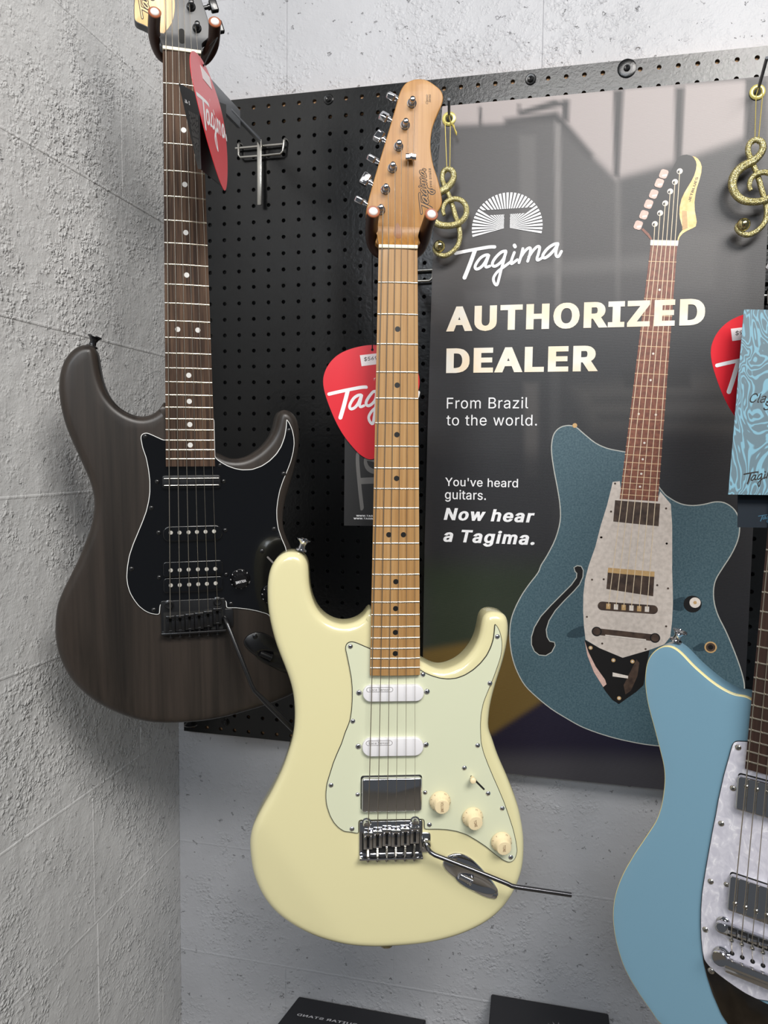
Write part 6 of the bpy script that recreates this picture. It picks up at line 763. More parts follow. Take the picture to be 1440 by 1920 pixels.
build('arm_socket', MB().lathe([(.0052, 0), (.0052, .006), (.0042, .0075), (.003, .0076)], L3(38.2, 675.5, 7), (0, -1, 0), 20), M['nickel'], ta)
for b_, t_, wd, tr in zip(DA['c_knob'], DA['c_knobtop'], ('VOLUME', 'TONE', 'TONE'), (-1.52, -1.36, -1.5)): knob(cg, b_, t_, M['aged_plastic'], M['brown_print'], wd, tr)
(s0, s1), (s2, s3) = DA['c_sw']; sa = math.atan2(s3 - s1, s2 - s0)
build('switch_slot', prism(MB(), stadium((s0 + s2) / 2, (s1 + s3) / 2, math.hypot(s2 - s0, s3 - s1) / 2 + .8, 1.1, 1.0, rot=sa), 7.05, 7.3), M['black_matte'], cg, smooth=False)
sw = build('switch_tip', MB().lathe([(.0022, 0), (.0024, .004), (.0033, .0085), (.0036, .0105), (.0031, .0125), (.0012, .0134)], L3(s0 + 1.2, s1 + 1.5, 6.4), Vector((-.08, -1, .12)), 20), M['aged_plastic'], cg)
build('switch_lever', MB().tube([L3(s0 + 1.2, s1 + 1.5, 8), L3(s0 + 1.2, s1 + 1.5, 4)], .0012, 8), M['nickel'], sw)
jo = DA['c_jack2']; jack(cg, DA['c_jack'], jo[0], jo[1], (jo[2], jo[3]), M['chrome'], M['chrome'])
strap_button(cg, -107.5, 334.5, 28, (.28, -1), M['chrome']); strap_button(cg, -6.1, 803, 34, (0, 1), M['nickel'])
def strat_strings(posts, sad, tree=None):
    L = []
    for k in range(6):
        un = -17.6 + 7.04 * k; p = posts[5 - k]; q = [(p[0] + 2.4, p[1] + .5, 1.6)]
        if tree and k in (4, 5): q.append((tree[0] + (-3 if k == 4 else 3), tree[1], 3.2))
        q += [(un, -3.5, -1.6), (un, 0, -1.3), (sad[k][0], sad[k][1] - 1, -2.6), (sad[k][0], sad[k][1] + 2.2, -2.2), (sad[k][0], sad[k][1] + 6.5, 3.4)]; L.append(q)
    return L
strings(cg, strat_strings(DA['c_posts'], DA['c_sad'], DA['c_tree'][0]))

# ---- dark brown guitar on the left
G1 = frame_matrix(DB['guit'][1])
bg_ = empty('electric_guitar', 'smoky dark brown wood electric guitar with rosewood neck and black pickguard', 'guitar', mat4=G1, group='electric guitars on wall hangers')
cb = np.array(DA['c_body'], float); hid = cb[(cb[:, 0] > 95) & (cb[:, 1] > 590) | (cb[:, 1] > 700) & (cb[:, 0] > 95)]
hid = hid[np.argsort(-hid[:, 1])]; hid = hid[(hid[:, 1] < 764)] + np.array((-3.0, 2.0))
BB = np.vstack([DA['b_body1'], hid[hid[:, 1] > 592], DA['b_body2'], [[14, 452], [-12, 430]]])
BO = smooth_outline(curve_outline(BB, 2), 3.2, 1.6)
body_part(bg_, BO, M['stained'], TOPW, TOPW + 43, 10.0, 8.0, bend_line((-150, 648), (-40, 800), .16, 8.0))
gr = np.array(DA['c_guard'], float); lowr = gr[(gr[:, 0] > 92) & (gr[:, 1] > 590)]; lowr = lowr[np.lexsort((lowr[:, 1],))]
right_low = [p for p in DA['c_guard'] if p[0] > 99 and p[1] > 583]
i0 = [i for i, p in enumerate(DA['c_guard']) if p[0] > 92 and p[1] > 660]
cg_list = DA['c_guard']; seq = []
for p in cg_list: seq.append(p)
k0 = next(i for i, p in enumerate(seq) if p[0] > 92 and p[1] > 662); k1 = next(i for i in range(k0, len(seq)) if seq[i][1] < 585)
low_part = [[p[0] - 1.5, p[1] - 3.0] for p in seq[k0:k1]]           # from under the bridge round to the treble waist
bgd = DA['b_guard1'][::-1] if DA['b_guard1'][0][1] < DA['b_guard1'][-1][1] else DA['b_guard1']
bg_out = bgd + [[28.9, 417.5]] + DA['b_guard2'] + low_part[::-1] + DA['b_guard3'] + [[38.9, 640], [-38.6, 640]]
guard(bg_, bg_out, M['black_guard'], M['white_ply'], ply=.8)
neck_parts(bg_, M['maple'], M['rosewood']); inlays(bg_, M['dot_white'], 11.5); nut(bg_)
BH = np.array([(-p[0], p[1]) for p in DA['c_head']]); BH = BH[::-1]
lefts = np.array(DA['b_headL'][:5]); rights = np.array(DA['b_headR'])
BH = np.array([(-21.8, -6), (-24.4, -16), (-38, -26.3), (-50.2, -30.5), (-52.2, -38.1), (-51.4, -54.4), (-48, -72), (-40, -92), (-35, -110), (-36, -128), (-41, -146), (-46, -162), (-46, -172), (-38, -180), (-26, -185), (-12, -184), (-3, -176), (2, -160), (8, -130), (15, -100), (22.5, -68), (30.1, -45.6), (31.4, -26), (22.8, -16.5), (21, -6)])
BHc = gauss(resample(curve_outline(BH, 3), 1.2), .8)
build('headstock', prism(MB(), BHc, 9.0, 22.5, .8, 3, 1.5), M['head_grey'], bg_, ang=40)
sb = head_scoop(bg_, BH, M['head_grey'])
MP = np.array([(-24.2, -16.8), (-19.4, -22.4), (-12.6, -31.5), (-8.7, -41.0), (-6.8, -52.7), (-7.5, -66), (-13, -84), (-19, -104), (-22, -124), (-26, -146), (-31, -160), (-38, -168), (-44.5, -168), (-44.5, -160), (-40, -146), (-35, -128), (-34, -110), (-39, -92), (-47, -72), (-50.6, -54.4), (-51.4, -38.1), (-49.6, -31.4), (-37.5, -27.2)])
mp_top = prism(MB(), gauss(resample(curve_outline(MP, 3), 1.2), .6), 8.7, 9.6, .2); build('maple_inlay', mp_top, M['maple_pale'], bg_, ang=30)
m = MB(); q = stadium(.2, -21, 3.1, 9.2, 3.1, 8); m.loft([[L3(x, y, sb(min(-4.5, max(-25.9, y))) - .25) for x, y in (q.mean(0) + (q - q.mean(0)) * k)] for k in (1, .6, .05)], True, False, True); build('truss_rod_slot', m, M['black_matte'], bg_)
bp = [(11.4 + .27 * 0, -55.9), (17.6, -32.9)]; bp = [(17.6 - 6.2 * k, -32.9 - 23.0 * k) for k in range(6)]
for p in bp: tuner(bg_, p, (p[0] + 25, p[1] - 8), M['black_metal'], 9.0, 16.0)
outline_mark(bg_, (-43.0, -36), (-45.5, -57.5), (-32.3, -41.6), 8.7, M['maple_pale'], M['dark_print'], .016)
for u, v in DA['b_screws'] + DA['b_sw_screws']: screw(bg_, u, v, 7.2, .0029, M['black_metal'], 'guard_screw')
for u, v in DA['b_pks']: screw(bg_, u, v, 6.9, .0028, M['black_metal'], 'pickup_screw')
(u0, _), (u1, _), (_, vt), (_, vb) = DA['b_pk1']; cx, cy, hx, hy = (u0 + u1) / 2, (vt + vb) / 2, (u1 - u0) / 2, (vb - vt) / 2
rp = build('rail_pickup', prism(MB(), np.vstack([stadium(cx, cy, hx, hy, 3.2)]), 2.2, 7.6, .8), M['black_plastic'], bg_)
for s in (-1, 1): build('rail', MB().obox(L3(cx, cy + s * hy * .52, 1.6), (1, 0, 0), (0, 0, 1), (0, 1, 0), hx * .00094, .0006, .0012, .0004), M['nickel'], rp)
(u0, _), (u1, _), (_, vt), (_, vb) = DA['b_pk2']; cx, cy, hx, hy = (u0 + u1) / 2, (vt + vb) / 2, (u1 - u0) / 2, (vb - vt) / 2
sp_ = build('single_coil_pickup', prism(MB(), stadium(cx, cy + 1, hx, hy, hy * .9, 8), 2.6, 7.6, 1.0), M['black_guard'], bg_)
m = MB(); [pole(m, u, v, 2.7, .0024) for u, v in DA['b_poles'][:6]]; build('pole_pieces', m, M['pole'], sp_)
q = np.array(DA['b_hb']); cx, cy = q.mean(0); hx, hy = (q[1, 0] - q[0, 0]) / 2, (q[2, 1] - q[0, 1]) / 2
hb = build('humbucker_bobbins', prism(prism(MB(), stadium(cx, cy - hy / 2 - .2, hx, hy / 2 - .4, 4), 1.8, 7.6, .8), stadium(cx, cy + hy / 2 + .2, hx, hy / 2 - .4, 4), 1.8, 7.6, .8), M['black_guard'], bg_)
m = MB(); [pole(m, u, v, 1.9, .0024) for u, v in DA['b_poles'][6:]]; build('pole_pieces', m, M['pole'], hb)
strat_bridge(bg_, DA['b_br'], DA['b_sad'], DA['b_brs'], 676.5, M['black_metal'], M['black_matte'], M['black_metal'], True)
ba = DA['b_arm']; P = [L3(36.5, 661, 6), L3(36.2, 660.5, 0), L3(37.5, 662, -4), L3(40, 668, -8), L3(66, 740, -21.5), L3(69, 746.5, -22.5), L3(73, 751, -23), L3(84, 763.5, -23.6), L3(115.6, 798.5, -26)]
build('tremolo_arm', MB().tube(P, [.0026] * 7 + [.0034, .0034], 14), M['black_metal'], bg_)
knob(bg_, DA['b_knob'][0], DA['b_knobtop'][0], M['black_plastic'], M['white_print'], 'VOLUME', 3.35)
knob(bg_, (94, 634), (94.5, 635.5), M['black_plastic'], M['white_print'], 'TONE', 3.3)
(s0, s1), (s2, s3) = DA['b_sw']; build('switch_slot', prism(MB(), stadium((s0 + s2) / 2, (s1 + s3) / 2, 13, 1.1, 1.0, rot=math.atan2(s3 - s1, s2 - s0)), 7.0, 7.3), M['grey_print'], bg_, smooth=False)
off = np.array(DA['b_jack'][0]) - np.array((57.8, 695.0)); jj = [[p[0] + 1.5, p[1] - 8.0] for p in DA['c_jack']]; jo2 = [[p[0] + 1.5, p[1] - 8.0] for p in DA['c_jack2']]
jack(bg_, jj, jo2[0], jo2[1], (jo2[2], jo2[3]), M['black_metal'], M['black_plastic'])
strap_button(bg_, -109.5, 334.0, 28, (.3, -1), M['black_metal']); strap_button(bg_, -6.1, 790, 36, (0, 1), M['black_metal'])
strings(bg_, [[(p[0] - 2.0, p[1], 1.6), (-17.6 + 7.04 * k, -3.5, -1.6), (-17.6 + 7.04 * k, 0, -1.3), (DA['b_sad'][k][0], DA['b_sad'][k][1] - 4, -2.6), (DA['b_sad'][k][0], DA['b_sad'][k][1], -2.2), (DA['b_sad'][k][0], DA['b_sad'][k][1] + 5, 3.4)] for k, p in enumerate(bp[::-1])])

# ---- pale blue guitar on the right
G2 = frame_matrix(DB['guit'][2])
lg = empty('electric_guitar', 'sky blue electric guitar with cream edge binding and white pearl pickguard', 'guitar', mat4=G2, group='electric guitars on wall hangers')
BT = 13.0
left = DA['l_body']
right = [(20, 836), (70, 824), (118, 800), (160, 770), (190, 738), (203, 715), (203, 700), (196, 690), (182, 672), (166, 650), (153, 632), (148, 618), (149, 606), (158, 589), (169, 563), (177, 542), (180, 525), (179, 506), (174, 489), (165, 476), (150, 468), (133, 468), (115, 474), (95, 478), (74, 476), (52, 466), (36, 452), (26, 440)]
LB = smooth_outline(curve_outline(list(map(tuple, left)) + [(-18, 822)] + right, 2), 3.2, 1.4)
body_part(lg, LB, M['blue'], BT, BT + 36, 1.5, 4.0, None, grid=9)
bind = MB().loft([[L3(x, y, w) for x, y in inset(LB, d)] for d, w in ((1.0, BT - .06), (.4, BT + .2), (-.08, BT + 1.4), (-.12, BT + 2.4), (-.12, BT + 5.0), (.3, BT + 5.1))], True, False, False); build('edge_binding', bind, M['binding'], lg)
lgd = np.array(DA['l_guard'], float); top = lgd[0]
GO = [tuple(p) for p in lgd] + [(40, 722), (58, 700), (66, 660), (62, 600), (52, 540), (46, 490), (40, 452), (30, 446)]
go = gauss(resample(GO, 2.0), .9)
gd = build('pickguard', prism(MB(), inset(go, .6), BT - 2.6, BT, .3), M['pearl'], lg, ang=30); build('guard_edge', prism(MB(), go, BT - 2.2, BT - .05), M['black_ply'], gd, ang=30)
PLT = [tuple(p) for p in DA['l_plate']] + [(-20, 776), (0, 782), (20, 776), (40, 752), (56, 715), (60, 695)] + [(57, 700), (40, 724), (8, 727), (-12, 725), (-30, 716), (-46, 706)]
pl = gauss(resample(PLT, 2.0), .8); build('tail_plate', prism(MB(), pl, BT - 1.4, BT, .3), M['plate'], lg, ang=30)
neck_parts(lg, M['maple'], M['rosewood_dark'], body_v=430); inlays(lg, M['dot_black'], 12.5, r=2.7, ring=M['bone']); nut(lg)
LH = gauss(resample(curve_outline(np.array(DA['c_head']), 3), 1.5), .8); build('headstock', prism(MB(), LH, 9.0, 22.5, 1.0, 3, 1.5), M['head_grey'], lg, ang=40); head_scoop(lg, DA['c_head'], M['head_grey'])
for p, b_ in zip(DA['c_posts'], DA['c_btns']): tuner(lg, p, b_, M['chrome'], 9.0, 16.0)
for u, v in DA['l_screws'][:5]: screw(lg, u, v, BT - 2.6, .0032, M['nickel'], 'guard_screw')
screw(lg, *DA['l_screws'][5], BT - 1.4, .0036, M['nickel'], 'plate_screw')
def covered_pickup(c, half, poles_v, poles_u):
    (cx, cy), (hx, hy) = c, half
    p = build('humbucker_cover', prism(MB(), stadium(cx, cy, hx, hy, 3.0), 1.6, BT - 2, 1.8, 5), M['chrome'], lg)
    m = MB()
    for u in poles_u:
        m.lathe([(.0024, 0), (.0024, .001), (.0018, .0016), (.0002, .0016)], L3(u, poles_v, 1.8), (0, -1, 0), 14)
    build('pole_screws', m, M['nickel'], p)
    build('pickup_slot', prism(MB(), stadium(cx, cy, hx + .9, hy + .9, 3.4), BT - 2.75, BT - 2.5), M['black_matte'], lg)
covered_pickup((.6, 503.5), (36.0, 18.6), 494.0, [-26 + 10.3 * k for k in range(6)])
covered_pickup((.6, 615.5), (36.4, 19.6), 624.8, [-28 + 10.4 * k for k in range(6)])
for u, v in (DA['l_pks'][0], (41, 612), (-40, 503), (41, 503)): screw(lg, u, v, BT - 2.6, .0028, M['nickel'], 'pickup_screw')
m = MB(); prism(m, stadium(-1, 656.5, 45, 6.2, 6.2, 8), 0.2, 6.5, .8); br_ = build('bridge_bar', m, M['chrome'], lg)
for s in (-1, 1): build('bridge_post', MB().lathe([(.0075, 0), (.0075, .002), (.006, .003), (.005, .003), (.005, .012)], L3(-1 + s * 38, 655, BT - 2.5), (0, -1, 0), 22), M['chrome'], br_); build('post_slot', MB().obox(L3(-1 + s * 40, 656.5, .0), (1, 0, .5), (0, 1, 0), (-.5, 0, 1), .0026, .0002, .0005), M['black_matte'], br_)
for k in range(6):
    u = -28 + 10.3 * k; s = build('saddle', MB().obox(L3(u, 656.5, -.6), (1, 0, 0), (0, 0, 1), (0, 1, 0), .0042, .0022, .0020, .0008), M['chrome'], br_)
    build('saddle_screw', MB().lathe([(.0014, 0), (.0014, .006), (.0024, .0062), (.0024, .008)], L3(u, 658, .2), (0, -.2, -1), 10), M['nickel'], s)
    build('saddle_gap', MB().obox(L3(u, 656.5, .12), (1, 0, 0), (0, 0, 1), (0, 1, 0), .0046, .0052, .0002), M['black_matte'], s, smooth=False)
tb = MB(); tb.tube([L3(-32, 693.5, 2.5), L3(32, 693.5, 2.5)], .0056, 18); tb.obox(L3(0, 699, 3.2), (1, 0, 0), (0, 0, 1), (0, 1, 0), .033, .0055, .0028, .0024)
tl = build('tailpiece', tb, M['chrome'], lg)
for s in (-1, 1): build('tailpiece_stud', MB().lathe([(.0088, 0), (.0088, .0022), (.0066, .003), (.0062, .0075), (.0082, .0082), (.0082, .0112), (.0074, .012), (.003, .0118)], L3(s * 38.5, 690.5, BT - 2.6), (0, -1, 0), 26), M['chrome'], tl)
for k in range(6): build('string_hole', MB().lathe([(.0024, 0), (.0024, .0004), (.0013, .0005), (.0012, .0001)], L3(-28.4 + 10.3 * k, 685.5, BT - 2.65), (0, -1, 0), 14), M['black_matte'], lg)
ps = DA['c_posts']; S = []
for k in range(6):
    un = -17.6 + 7.04 * k; p = ps[5 - k]; u = -28.4 + 10.3 * k; S.append([(p[0] + 2.4, p[1], 1.6), (un, -3.5, -1.6), (un, 0, -1.3), (u, 655, -3.0), (u, 658, -2.8), (u, 685.5, BT - 2.9)])
strings(lg, S, radii=(.62, .52, .46, .36, .3, .26))
strap_button(lg, -117, 357.5, 33, (.35, -1), M['chrome'])

# ------------------------------------------------------------------ hangers: wire bracket on the board, arm, padded fork round the headstock
def hanger(label, G, left_, right_, br_, arm_end_w=38, visible=True):
    """br_ = (left x, right x, y of upper wire, y of lower wire, stem x, stem top, stem bottom) on the board, mm"""
    xl, xr, yu, yl, xs, y0, y1 = br_
    h = empty('guitar_hanger', label, 'wall hanger', B(xs, yu, 0), 'guitar hangers on the pegboard'); inv = B(xs, yu, 0); b = lambda x, y, z: B(x, y, z) - inv
    m = MB(); r = .0019
    m.tube([b(xl - 3, yu, -7), b(xr, yu - .4, -7)], r, 12)
    m.tube([b(xl + 3, yu - 9, 4), b(xl + 3, yu - 8, -6), b(xl + 3, yu - 5, -8.6), b(xl + 3, yl - 4, -8.6), b(xl + 6, yl, -8.6), b(xr - 6, yl, -8.6), b(xr - 2, yl - 4, -8.6), b(xr, yu - 5, -8.6), b(xr + .5, yu - 8.5, -6), b(xr + .5, yu - 9.5, 4)], r, 12)
    build('wire_bracket', m, M['steel'], h)
    build('stem', MB().obox(b(xs, (y0 + y1) / 2, -12), (1, 0, 0), (0, 1, 0), (0, 0, 1), .0038, .0016, (y1 - y0) / 2000, .0012), M['steel'], h)
    Gi = Matrix.Translation(-inv) @ G
    loc = lambda u, v, w: Gi @ L3(u, v, w)
    mid = loc((left_[-1][0] + right_[-1][0]) / 2, (left_[-1][1] + right_[-1][1]) / 2 + 1, arm_end_w + 2); root = b(xs, y0 + 3, -13)
    d = (mid - root); dn = d.normalized(); up = Vector((0, 0, 1)); side = dn.cross(up).normalized(); up = side.cross(dn)
    m = MB(); m.tube([root, root + d * .45], .0032, 12); m.tube([root + up * .008 - up * .004, root + d * .3 + up * .002], .0018, 8); build('arm_rod', m, M['dark_steel'], h)
    L = d.length; m = MB().obox(root + d * .68, dn, side, up, L * .36, .0026, .0125, .0015); build('arm_plate', m, M['dark_steel'], h)
    f = MB().lathe([(.012, -.006), (.012, .006)], mid, dn, 24); build('fork_hub', f, M['leather'], h)
    P = [loc(*p) for p in left_][::-1]; Q = [loc(*p) for p in right_][::-1]
    for side_pts in (P, Q):
        pts = [mid] + side_pts; n = 6; path = []
        A = np.array([list(p) for p in pts]); A = curve_outline_3(A, n)
        k = len(A); rad = [.0068 + .0016 * min(1, max(0, (k * .75 - i) / (k * .5))) for i in range(k)]
        s = build('fork_sleeve', MB().tube([Vector(p) for p in A], rad, 18), M['leather'], h)
        t = (Vector(A[-1]) - Vector(A[-2])).normalized(); e = Vector(A[-1])
        build('sleeve_rim', MB().lathe([(.0069, -.0012), (.0072, .0002), (.0066, .0009), (.0050, .0007), (.0046, -.0004)], e, t, 22, False, False), M['sleeve_end'], s)
        build('end_cap', MB().lathe([(.0050, -.001), (.0049, .0008), (.0040, .0020), (.0022, .0027), (.0003, .0029)], e, t, 22), M['end_cap'], s)
    return h
def curve_outline_3(p, sub):
    n = len(p); out = []
    for i in range(n - 1):
        a, b, c, d = p[max(i - 1, 0)], p[i], p[i + 1], p[min(i + 2, n - 1)]
        for t in np.arange(sub) / sub: out.append(.5 * (2 * b + (c - a) * t + (2 * a - 5 * b + 4 * c - d) * t * t + (3 * b - a - 3 * c + d) * t ** 3))
    out.append(p[-1]); return np.array(out)
hanger('guitar hanger with fork around the pale tan headstock of the brown guitar', G1, DB['b_prL'], DB['b_prR'], (26.0, 105.5, 63.7, 78.8, 65.9, 55, 156))
hanger('guitar hanger with fork around the amber maple headstock of the cream guitar', G0, DB['c_prL'], DB['c_prR'], (267.0, 346.0, 267.0, 283.0, 306.0, 258, 359))
hanger('guitar hanger with wire bracket by the banner right edge, holding the sky blue guitar', G2, [[p[0], p[1], p[2]] for p in DB['c_prL']], [[p[0], p[1], p[2]] for p in DB['c_prR']], (811, 889, 321.4, 336.6, 850, 313, 414))

# ------------------------------------------------------------------ hang tags
PK = gauss(resample(curve_outline(DB['pick2d'], 2), 2.0), 1.0)
def card(mb, frame, out, t=.4):
    a = [frame(x, y, 0) for x, y in out]; b = [frame(x, y, t) for x, y in out]; mb.loft([a, b]); return mb
def tag_frame(c, dx, ang=0.0):
    c = B(*c); X = Vector(dx).normalized(); Z = Vector((0, 0, -1)); N = X.cross(Z).normalized()     # N points away from the viewer
    ca, sa = math.cos(ang), math.sin(ang); X2, Z2 = X * ca + Z * sa, Z * ca - X * sa
    return lambda x, y, d=0.0: c + (X2 * x + Z2 * y + N * d) * .001
def mark_on(fr, left, right, stem, d, squeeze=1.0):
    s0, s1, s2 = (np.array(MARK[0][0][0]), np.array(MARK[0][0][-1]), np.array(MARK[1][0][-1])); Ai = np.linalg.inv(np.array([s1 - s0, s2 - s0]).T); Lf, Rt, St = (np.array(x, float) for x in (left, right, stem))
    def f(x, y):
        c = Ai @ (np.array((x, y)) - s0); c[0] = c[0] if c[0] < 1 else 1 + (c[0] - 1) * squeeze; q = Lf + (Rt - Lf) * c[0] + (St - Lf) * c[1]; return fr(q[0], q[1], d)
    return f
def px2(x, y): return ((x - 597) / 5.054 / 1427 * 900, (y - 700) / 5.054 / 1427 * 900)
def pick_tag(label, fr, price, sticker=True, string=None, shift=(0, 0)):
    r = empty('hang_tag', label, 'tag', fr(0, 0), 'pick shaped hang tags'); inv = fr(0, 0); F = lambda x, y, d=0.0: fr(x, y, d) - inv
    build('pick_card', card(MB(), F, PK, .5), M['red_card'], r, ang=30)
    build('word_mark', word_mark(MB(), mark_on(F, px2(190, 625), px2(545, 555), px2(300, 845), -.15, .8)), M['white_print'], r, smooth=False)
    m = MB(); letters(m, 'T', lambda x, y: F(px2(612, 492)[0] + x, px2(612, 492)[1] - y - x * .17, -.15), width=2.4, height=2.6, bold=1, slant=.25); build('tag_lettering', m, M['white_print'], r, smooth=False)
    if sticker:
        q = [px2(p[0] + shift[0], p[1] + shift[1]) for p in ((480, 258), (760, 222), (775, 322), (497, 360))]; s = build('price_sticker', card(MB(), lambda x, y, d: F(x, y, d - .3), q, .2), M['paper'], r, smooth=False)
        m = MB(); a = px2(520 + shift[0], 312 + shift[1]); price and letters(m, price, lambda x, y: F(a[0] + x, a[1] - y - x * .125, -.4), width=3.7 * len(price), height=4.2, bold=1); price and build('sticker_lettering', m, M['dark_print'], s, smooth=False)
    e = MB(); h = px2(597, 205); e.add([F(h[0] + 1.6 * math.cos(q), h[1] + 1.6 * math.sin(q), -.1) for q in np.linspace(0, 6.283, 14, endpoint=False)], [tuple(range(14))]); build('punch_hole', e, M['black_matte'], r, smooth=False)
    if string: build('thread', MB().tube([F(h[0], h[1], -.6)] + [p - inv for p in string], .0007, 6), M['thread'], r)
    return r, F
# behind the cream guitar's neck
campos = DB['campos']
cR = [Vector((r[0], r[2], -r[1])) for r in CR]
c = DB['pickc_o']; ctr = [(DB['pickc'][1][k] * .5 + DB['pickc'][2][k] * .5) for k in range(3)]
bx = [DB['pickc'][2][k] - DB['pickc'][1][k] for k in range(3)]
mid = [DB['pickc'][1][k] + bx[k] * .5 for k in range(3)]
cy = px2(0, 500)[1]; fr = tag_frame((mid[0], mid[1] - cy, mid[2]), (bx[0], bx[2], 0))
pick_tag('red pick-shaped hang tag half hidden behind the cream guitar neck', fr, '$569.97', True, [B(*DB['pickc'][5]), B(DB['pickc'][5][0], DB['pickc'][5][1] - 40, DB['pickc'][5][2] + 2)])
q = DB['cardc']; X = Vector((q[2][0] - q[1][0], q[2][2] - q[1][2], 0)).normalized(); o0 = q[1]
cf = lambda x, y, d=0.0: B(*o0) + (X * x + Vector((0, 0, 1)) * y + Vector((-X.y, X.x, 0)) * d) * .001
ct = empty('hang_tag_card', 'black hang tag card with grey lettering behind the cream guitar neck', 'tag', cf(0, 0), 'folded black tag cards'); inv = cf(0, 0)
build('card', card(MB(), lambda x, y, d: cf(x, y, d) - inv, [(0, 0), (72, 0), (72, 150), (0, 150)], .6), M['black_card'], ct, smooth=False)
def on_card(p): v = (B(*p) - B(*o0)) * 1000; return (v.dot(X), v.z)
cl = [on_card(p) for p in DB['card_logo']]
build('word_mark', word_mark(MB(), mark_on(lambda x, y, d: cf(x, y, d) - inv, cl[1], cl[0], cl[2], -.2)), M['card_grey_print'], ct, smooth=False)
m = MB(); cw = [on_card(p) for p in DB['card_www']]
letters(m, 'WWW.TAGIMA.COM.BR', lambda x, y: cf(cw[0][0] + x, cw[0][1] + y, -.2) - inv, width=44, height=2.0, bold=4); letters(m, 'WWW.TAGIMAGUITARS.COM', lambda x, y: cf(cw[2][0] + x, cw[2][1] + y, -.2) - inv, width=54, height=2.0, bold=4)
build('card_lettering', m, M['white_print'], ct, smooth=False)
# beside the dark brown guitar's neck, seen almost edge on
pb = DB['pickb']; dd = Vector((pb[1][0] - campos[0], pb[1][2] - campos[2], 0))
Xb = dd.normalized(); Rb_ = Vector((Xb.y, -Xb.x, 0)); Rb_ = Rb_ if Rb_.x > 0 else -Rb_; Db = Vector((0, 0, -1)) * math.cos(.17) + Rb_ * math.sin(.17); Nb = -(Rb_ * math.cos(.17) + Vector((0, 0, 1)) * math.sin(.17))
cbk = B(pb[0][0], pb[0][1] + 3, pb[0][2]); frb = lambda x, y, d=0.0: cbk + (Xb * x + Db * y + Nb * d) * .001
pick_tag('red pick-shaped hang tag turned edge on beside the dark rosewood neck', frb, '', True, [B(pb[2][0] + 8, 100, pb[2][2] + 2), B(*pb[3])])
fl = DB['flap']; r = empty('hang_tag_card', 'folded black hang tag card open in front of the rosewood neck', 'tag', B(*fl[0]), 'folded black tag cards'); inv2 = B(*fl[0])
def quad_card(name, q, mat, root, inv_, t=.0005):
    P = [B(*p) - inv_ for p in q]; K = 9; n = (P[1] - P[0]).cross(P[2] - P[0]).normalized(); n = (n if n.dot(B(*campos) - B(*q[0])) < 0 else -n) * t
    bi = lambda s, u: (P[0] * (1 - s) + P[3] * s) * (1 - u) + (P[1] * (1 - s) + P[2] * s) * u
    rim = [(i / K, 0) for i in range(K)] + [(1, i / K) for i in range(K)] + [(1 - i / K, 1) for i in range(K)] + [(0, 1 - i / K) for i in range(K)]
    m = MB()
    for o in (Vector(), n): m.add([bi(i / K, j / K) + o for j in range(K + 1) for i in range(K + 1)], [(j * (K + 1) + i, j * (K + 1) + i + 1, (j + 1) * (K + 1) + i + 1, (j + 1) * (K + 1) + i) for j in range(K) for i in range(K)])
    m.loft([[bi(*r_) for r_ in rim], [bi(*r_) + n for r_ in rim]], True, False, False)
    return build(name, m, mat, root, smooth=False)
q1 = [fl[0], fl[1], fl[2], fl[3]]; q2 = [fl[3], fl[2], fl[4], fl[5]]
lf = quad_card('left_leaf', q1, M['black_card'], r, inv2); quad_card('right_leaf', q2, M['black_card'], r, inv2)
P4 = [B(*p) - inv2 for p in q1]
nrm = (P4[1] - P4[0]).cross(P4[2] - P4[0]).normalized(); nrm = nrm if nrm.dot(B(*campos) - B(*fl[0])) > 0 else -nrm
bil = lambda s, t: (P4[0] * (1 - s) + P4[3] * s) * (1 - t) + (P4[1] * (1 - s) + P4[2] * s) * t + nrm * .0009
m = MB(); letters(m, 'JA-3', lambda x, y: bil(.2 + x, .2 - y), width=.3, height=.045, bold=3); build('leaf_title', m, M['white_print'], lf, smooth=False)
m = MB()
for k in range(7):
    s = .36 + .09 * k; t = .28
    for j in range(7 - (k % 3)):
        h = .045 + .03 * ((j * 7 + k * 3) % 4) / 3; m.add([bil(s, t), bil(s + .028, t), bil(s + .028, t + h), bil(s, t + h)], [(0, 1, 2, 3)]); t += h + .022
build('leaf_lettering', m, M['card_grey_print'], lf, smooth=False)
# at the right edge, in front of the banner
pr = DB['pickr']; frr = tag_frame((pr[0][0] + .5, pr[1][1] - cy + 2, pr[0][2]), (.97, .2, 0))
pick_tag('red pick-shaped hang tag behind the blue marbled card', frr, '$9', True, [B(pr[0][0] + 3, 330, pr[0][2] - 2)], (-188, 60))
def flat_card(name, label, tl, bl, width, height, mat, group=None):
    Xd = Vector((.974, .226, 0)); T, Bt = B(*tl), B(*bl); r = empty(name, label, 'tag', Bt); up = (T - Bt); hh = up.length * 1000; up.normalize(); N = Vector((-Xd.y, Xd.x, 0))
    f = lambda x, y, d=0.0: Bt + (Xd * x + up * y + N * d) * .001 - Bt
    build('card', card(MB(), f, [(0, 0), (width, 0), (width, height or hh), (0, height or hh)], .6), mat, r, smooth=False); return r, f, lambda p: ((B(*p) - Bt).dot(Xd) * 1000, (B(*p) - Bt).dot(up) * 1000)
r, f, on = flat_card('hang_tag_card', 'blue marbled hang tag card in front of a red pick tag', *DB['cardr'][:2], 78, None, M['marbled'])
T_ = [on(p) for p in DB['cardr_t']]; m = MB()
letters(m, 'Classic', lambda x, y: f(T_[0][0] + x, T_[0][1] + y, -.25), width=38, height=9.5, slant=.35, bold=-2); letters(m, 'Series', lambda x, y: f(T_[2][0] + x, T_[2][1] + y, -.25), width=33, height=9.5, slant=.35, bold=-2)
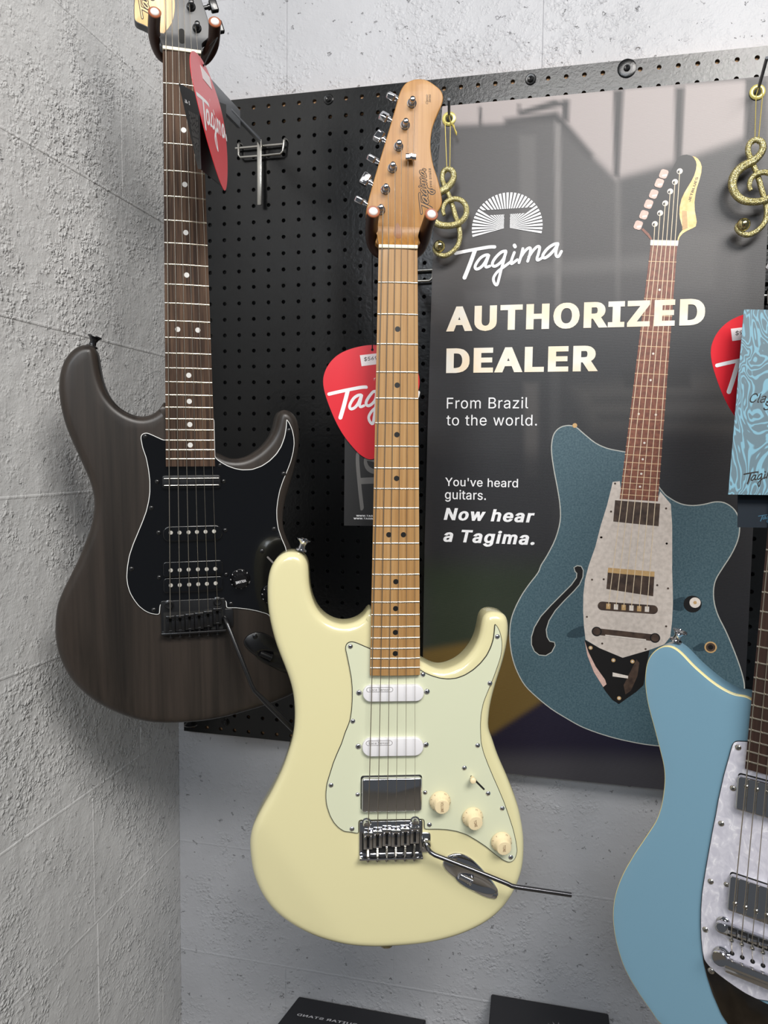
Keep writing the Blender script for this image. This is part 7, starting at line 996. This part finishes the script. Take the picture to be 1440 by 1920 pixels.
build('card_lettering', m, M['dark_print'], r, smooth=False)
build('word_mark', word_mark(MB(), mark_on(f, (T_[3][0], T_[3][1] - .8), (T_[3][0] + 14, T_[3][1] + 1.6), T_[4], -.25)), M['dark_print'], r, smooth=False)
build('thread', MB().tube([f(39, 185, .2), f(38, 205, 0), f(41, 260, 10)], .0006, 6), M['thread'], r)
nv = DB['navy']; r, f, on = flat_card('hang_tag_card', 'plain navy hang tag card showing below the blue marbled card', nv[0], nv[1], 78, 150, M['navy_card'])
T_ = [on(p) for p in DB['navy_t']]; build('word_mark', word_mark(MB(), mark_on(f, T_[0], (T_[0][0] + 9, T_[0][1] + 1.4), T_[2], -.25)), M['navy_print'], r, smooth=False)

# ------------------------------------------------------------------ cartons standing against the wall
def carton(label, x0, x1, y, depth, skew):
    e = empty('carton', label, 'box', B((x0 + x1) / 2, 2000, -depth / 2)); inv = B((x0 + x1) / 2, 2000, -depth / 2); b = lambda x, yy, z: B(x + skew * z / depth, yy, z) - inv
    m = MB(); t = [b(x0, y, 20), b(x1, y, 20), b(x1, y, -depth), b(x0, y, -depth)]; u = [b(x0, 2000, 20), b(x1, 2000, 20), b(x1, 2000, -depth), b(x0, 2000, -depth)]
    bm = bmesh.new(); vs = [bm.verts.new(p) for p in t + u]
    for q in ((0, 1, 2, 3), (7, 6, 5, 4), (0, 4, 5, 1), (1, 5, 6, 2), (2, 6, 7, 3), (3, 7, 4, 0)): bm.faces.new([vs[i] for i in q])
    bmesh.ops.bevel(bm, geom=bm.edges[:], offset=.0012, segments=2, affect='EDGES'); bm.verts.index_update(); m.add([v.co for v in bm.verts], [[v.index for v in f.verts] for f in bm.faces]); bm.free()
    build('carton_shell', m, M['box_black'], e, ang=40)
    build('lid_flap', MB().add([b(x0 + 1, y - .5, -depth * .5), b(x1 - 1, y - .5, -depth * .5), b(x1 - 1, y - .5, -depth + 1), b(x0 + 1, y - .5, -depth + 1)], [(0, 1, 2, 3)]), M['box_black'], e, smooth=False)
    return e, b
e, b = carton('black guitar stand carton standing below the cream guitar, left of two', 121, 345, 1487.2, 150, 28)
m = MB(); letters(m, 'GUITAR STAND', lambda x, y: b(245 - x, 1486.3, -27.5 + y + .04 * (x - 90) * -.4 + 3), width=104, height=5.0, bold=4); build('carton_lettering', m, M['box_print'], e, smooth=False)
e, b = carton('plain black carton below the banner, right of two', 456.5, 640, 1422.2, 130, -4)
m = MB()
for k in range(7):
    a = math.radians(-65 + 22 * k); cxx, czz = 562, -42; d = (math.sin(a), math.cos(a)); n = (d[1], -d[0]); P = [(cxx + d[0] * r_ + n[0] * w_, czz + d[1] * r_ * 1.0 + n[1] * w_) for r_, w_ in ((4, 0), (12, 2.6), (24, 0), (12, -2.6))]; m.add([b(x, 1421.4, z) for x, z in P], [(0, 1, 2, 3)])
build('carton_emblem', m, M['box_crest'], e, smooth=False)
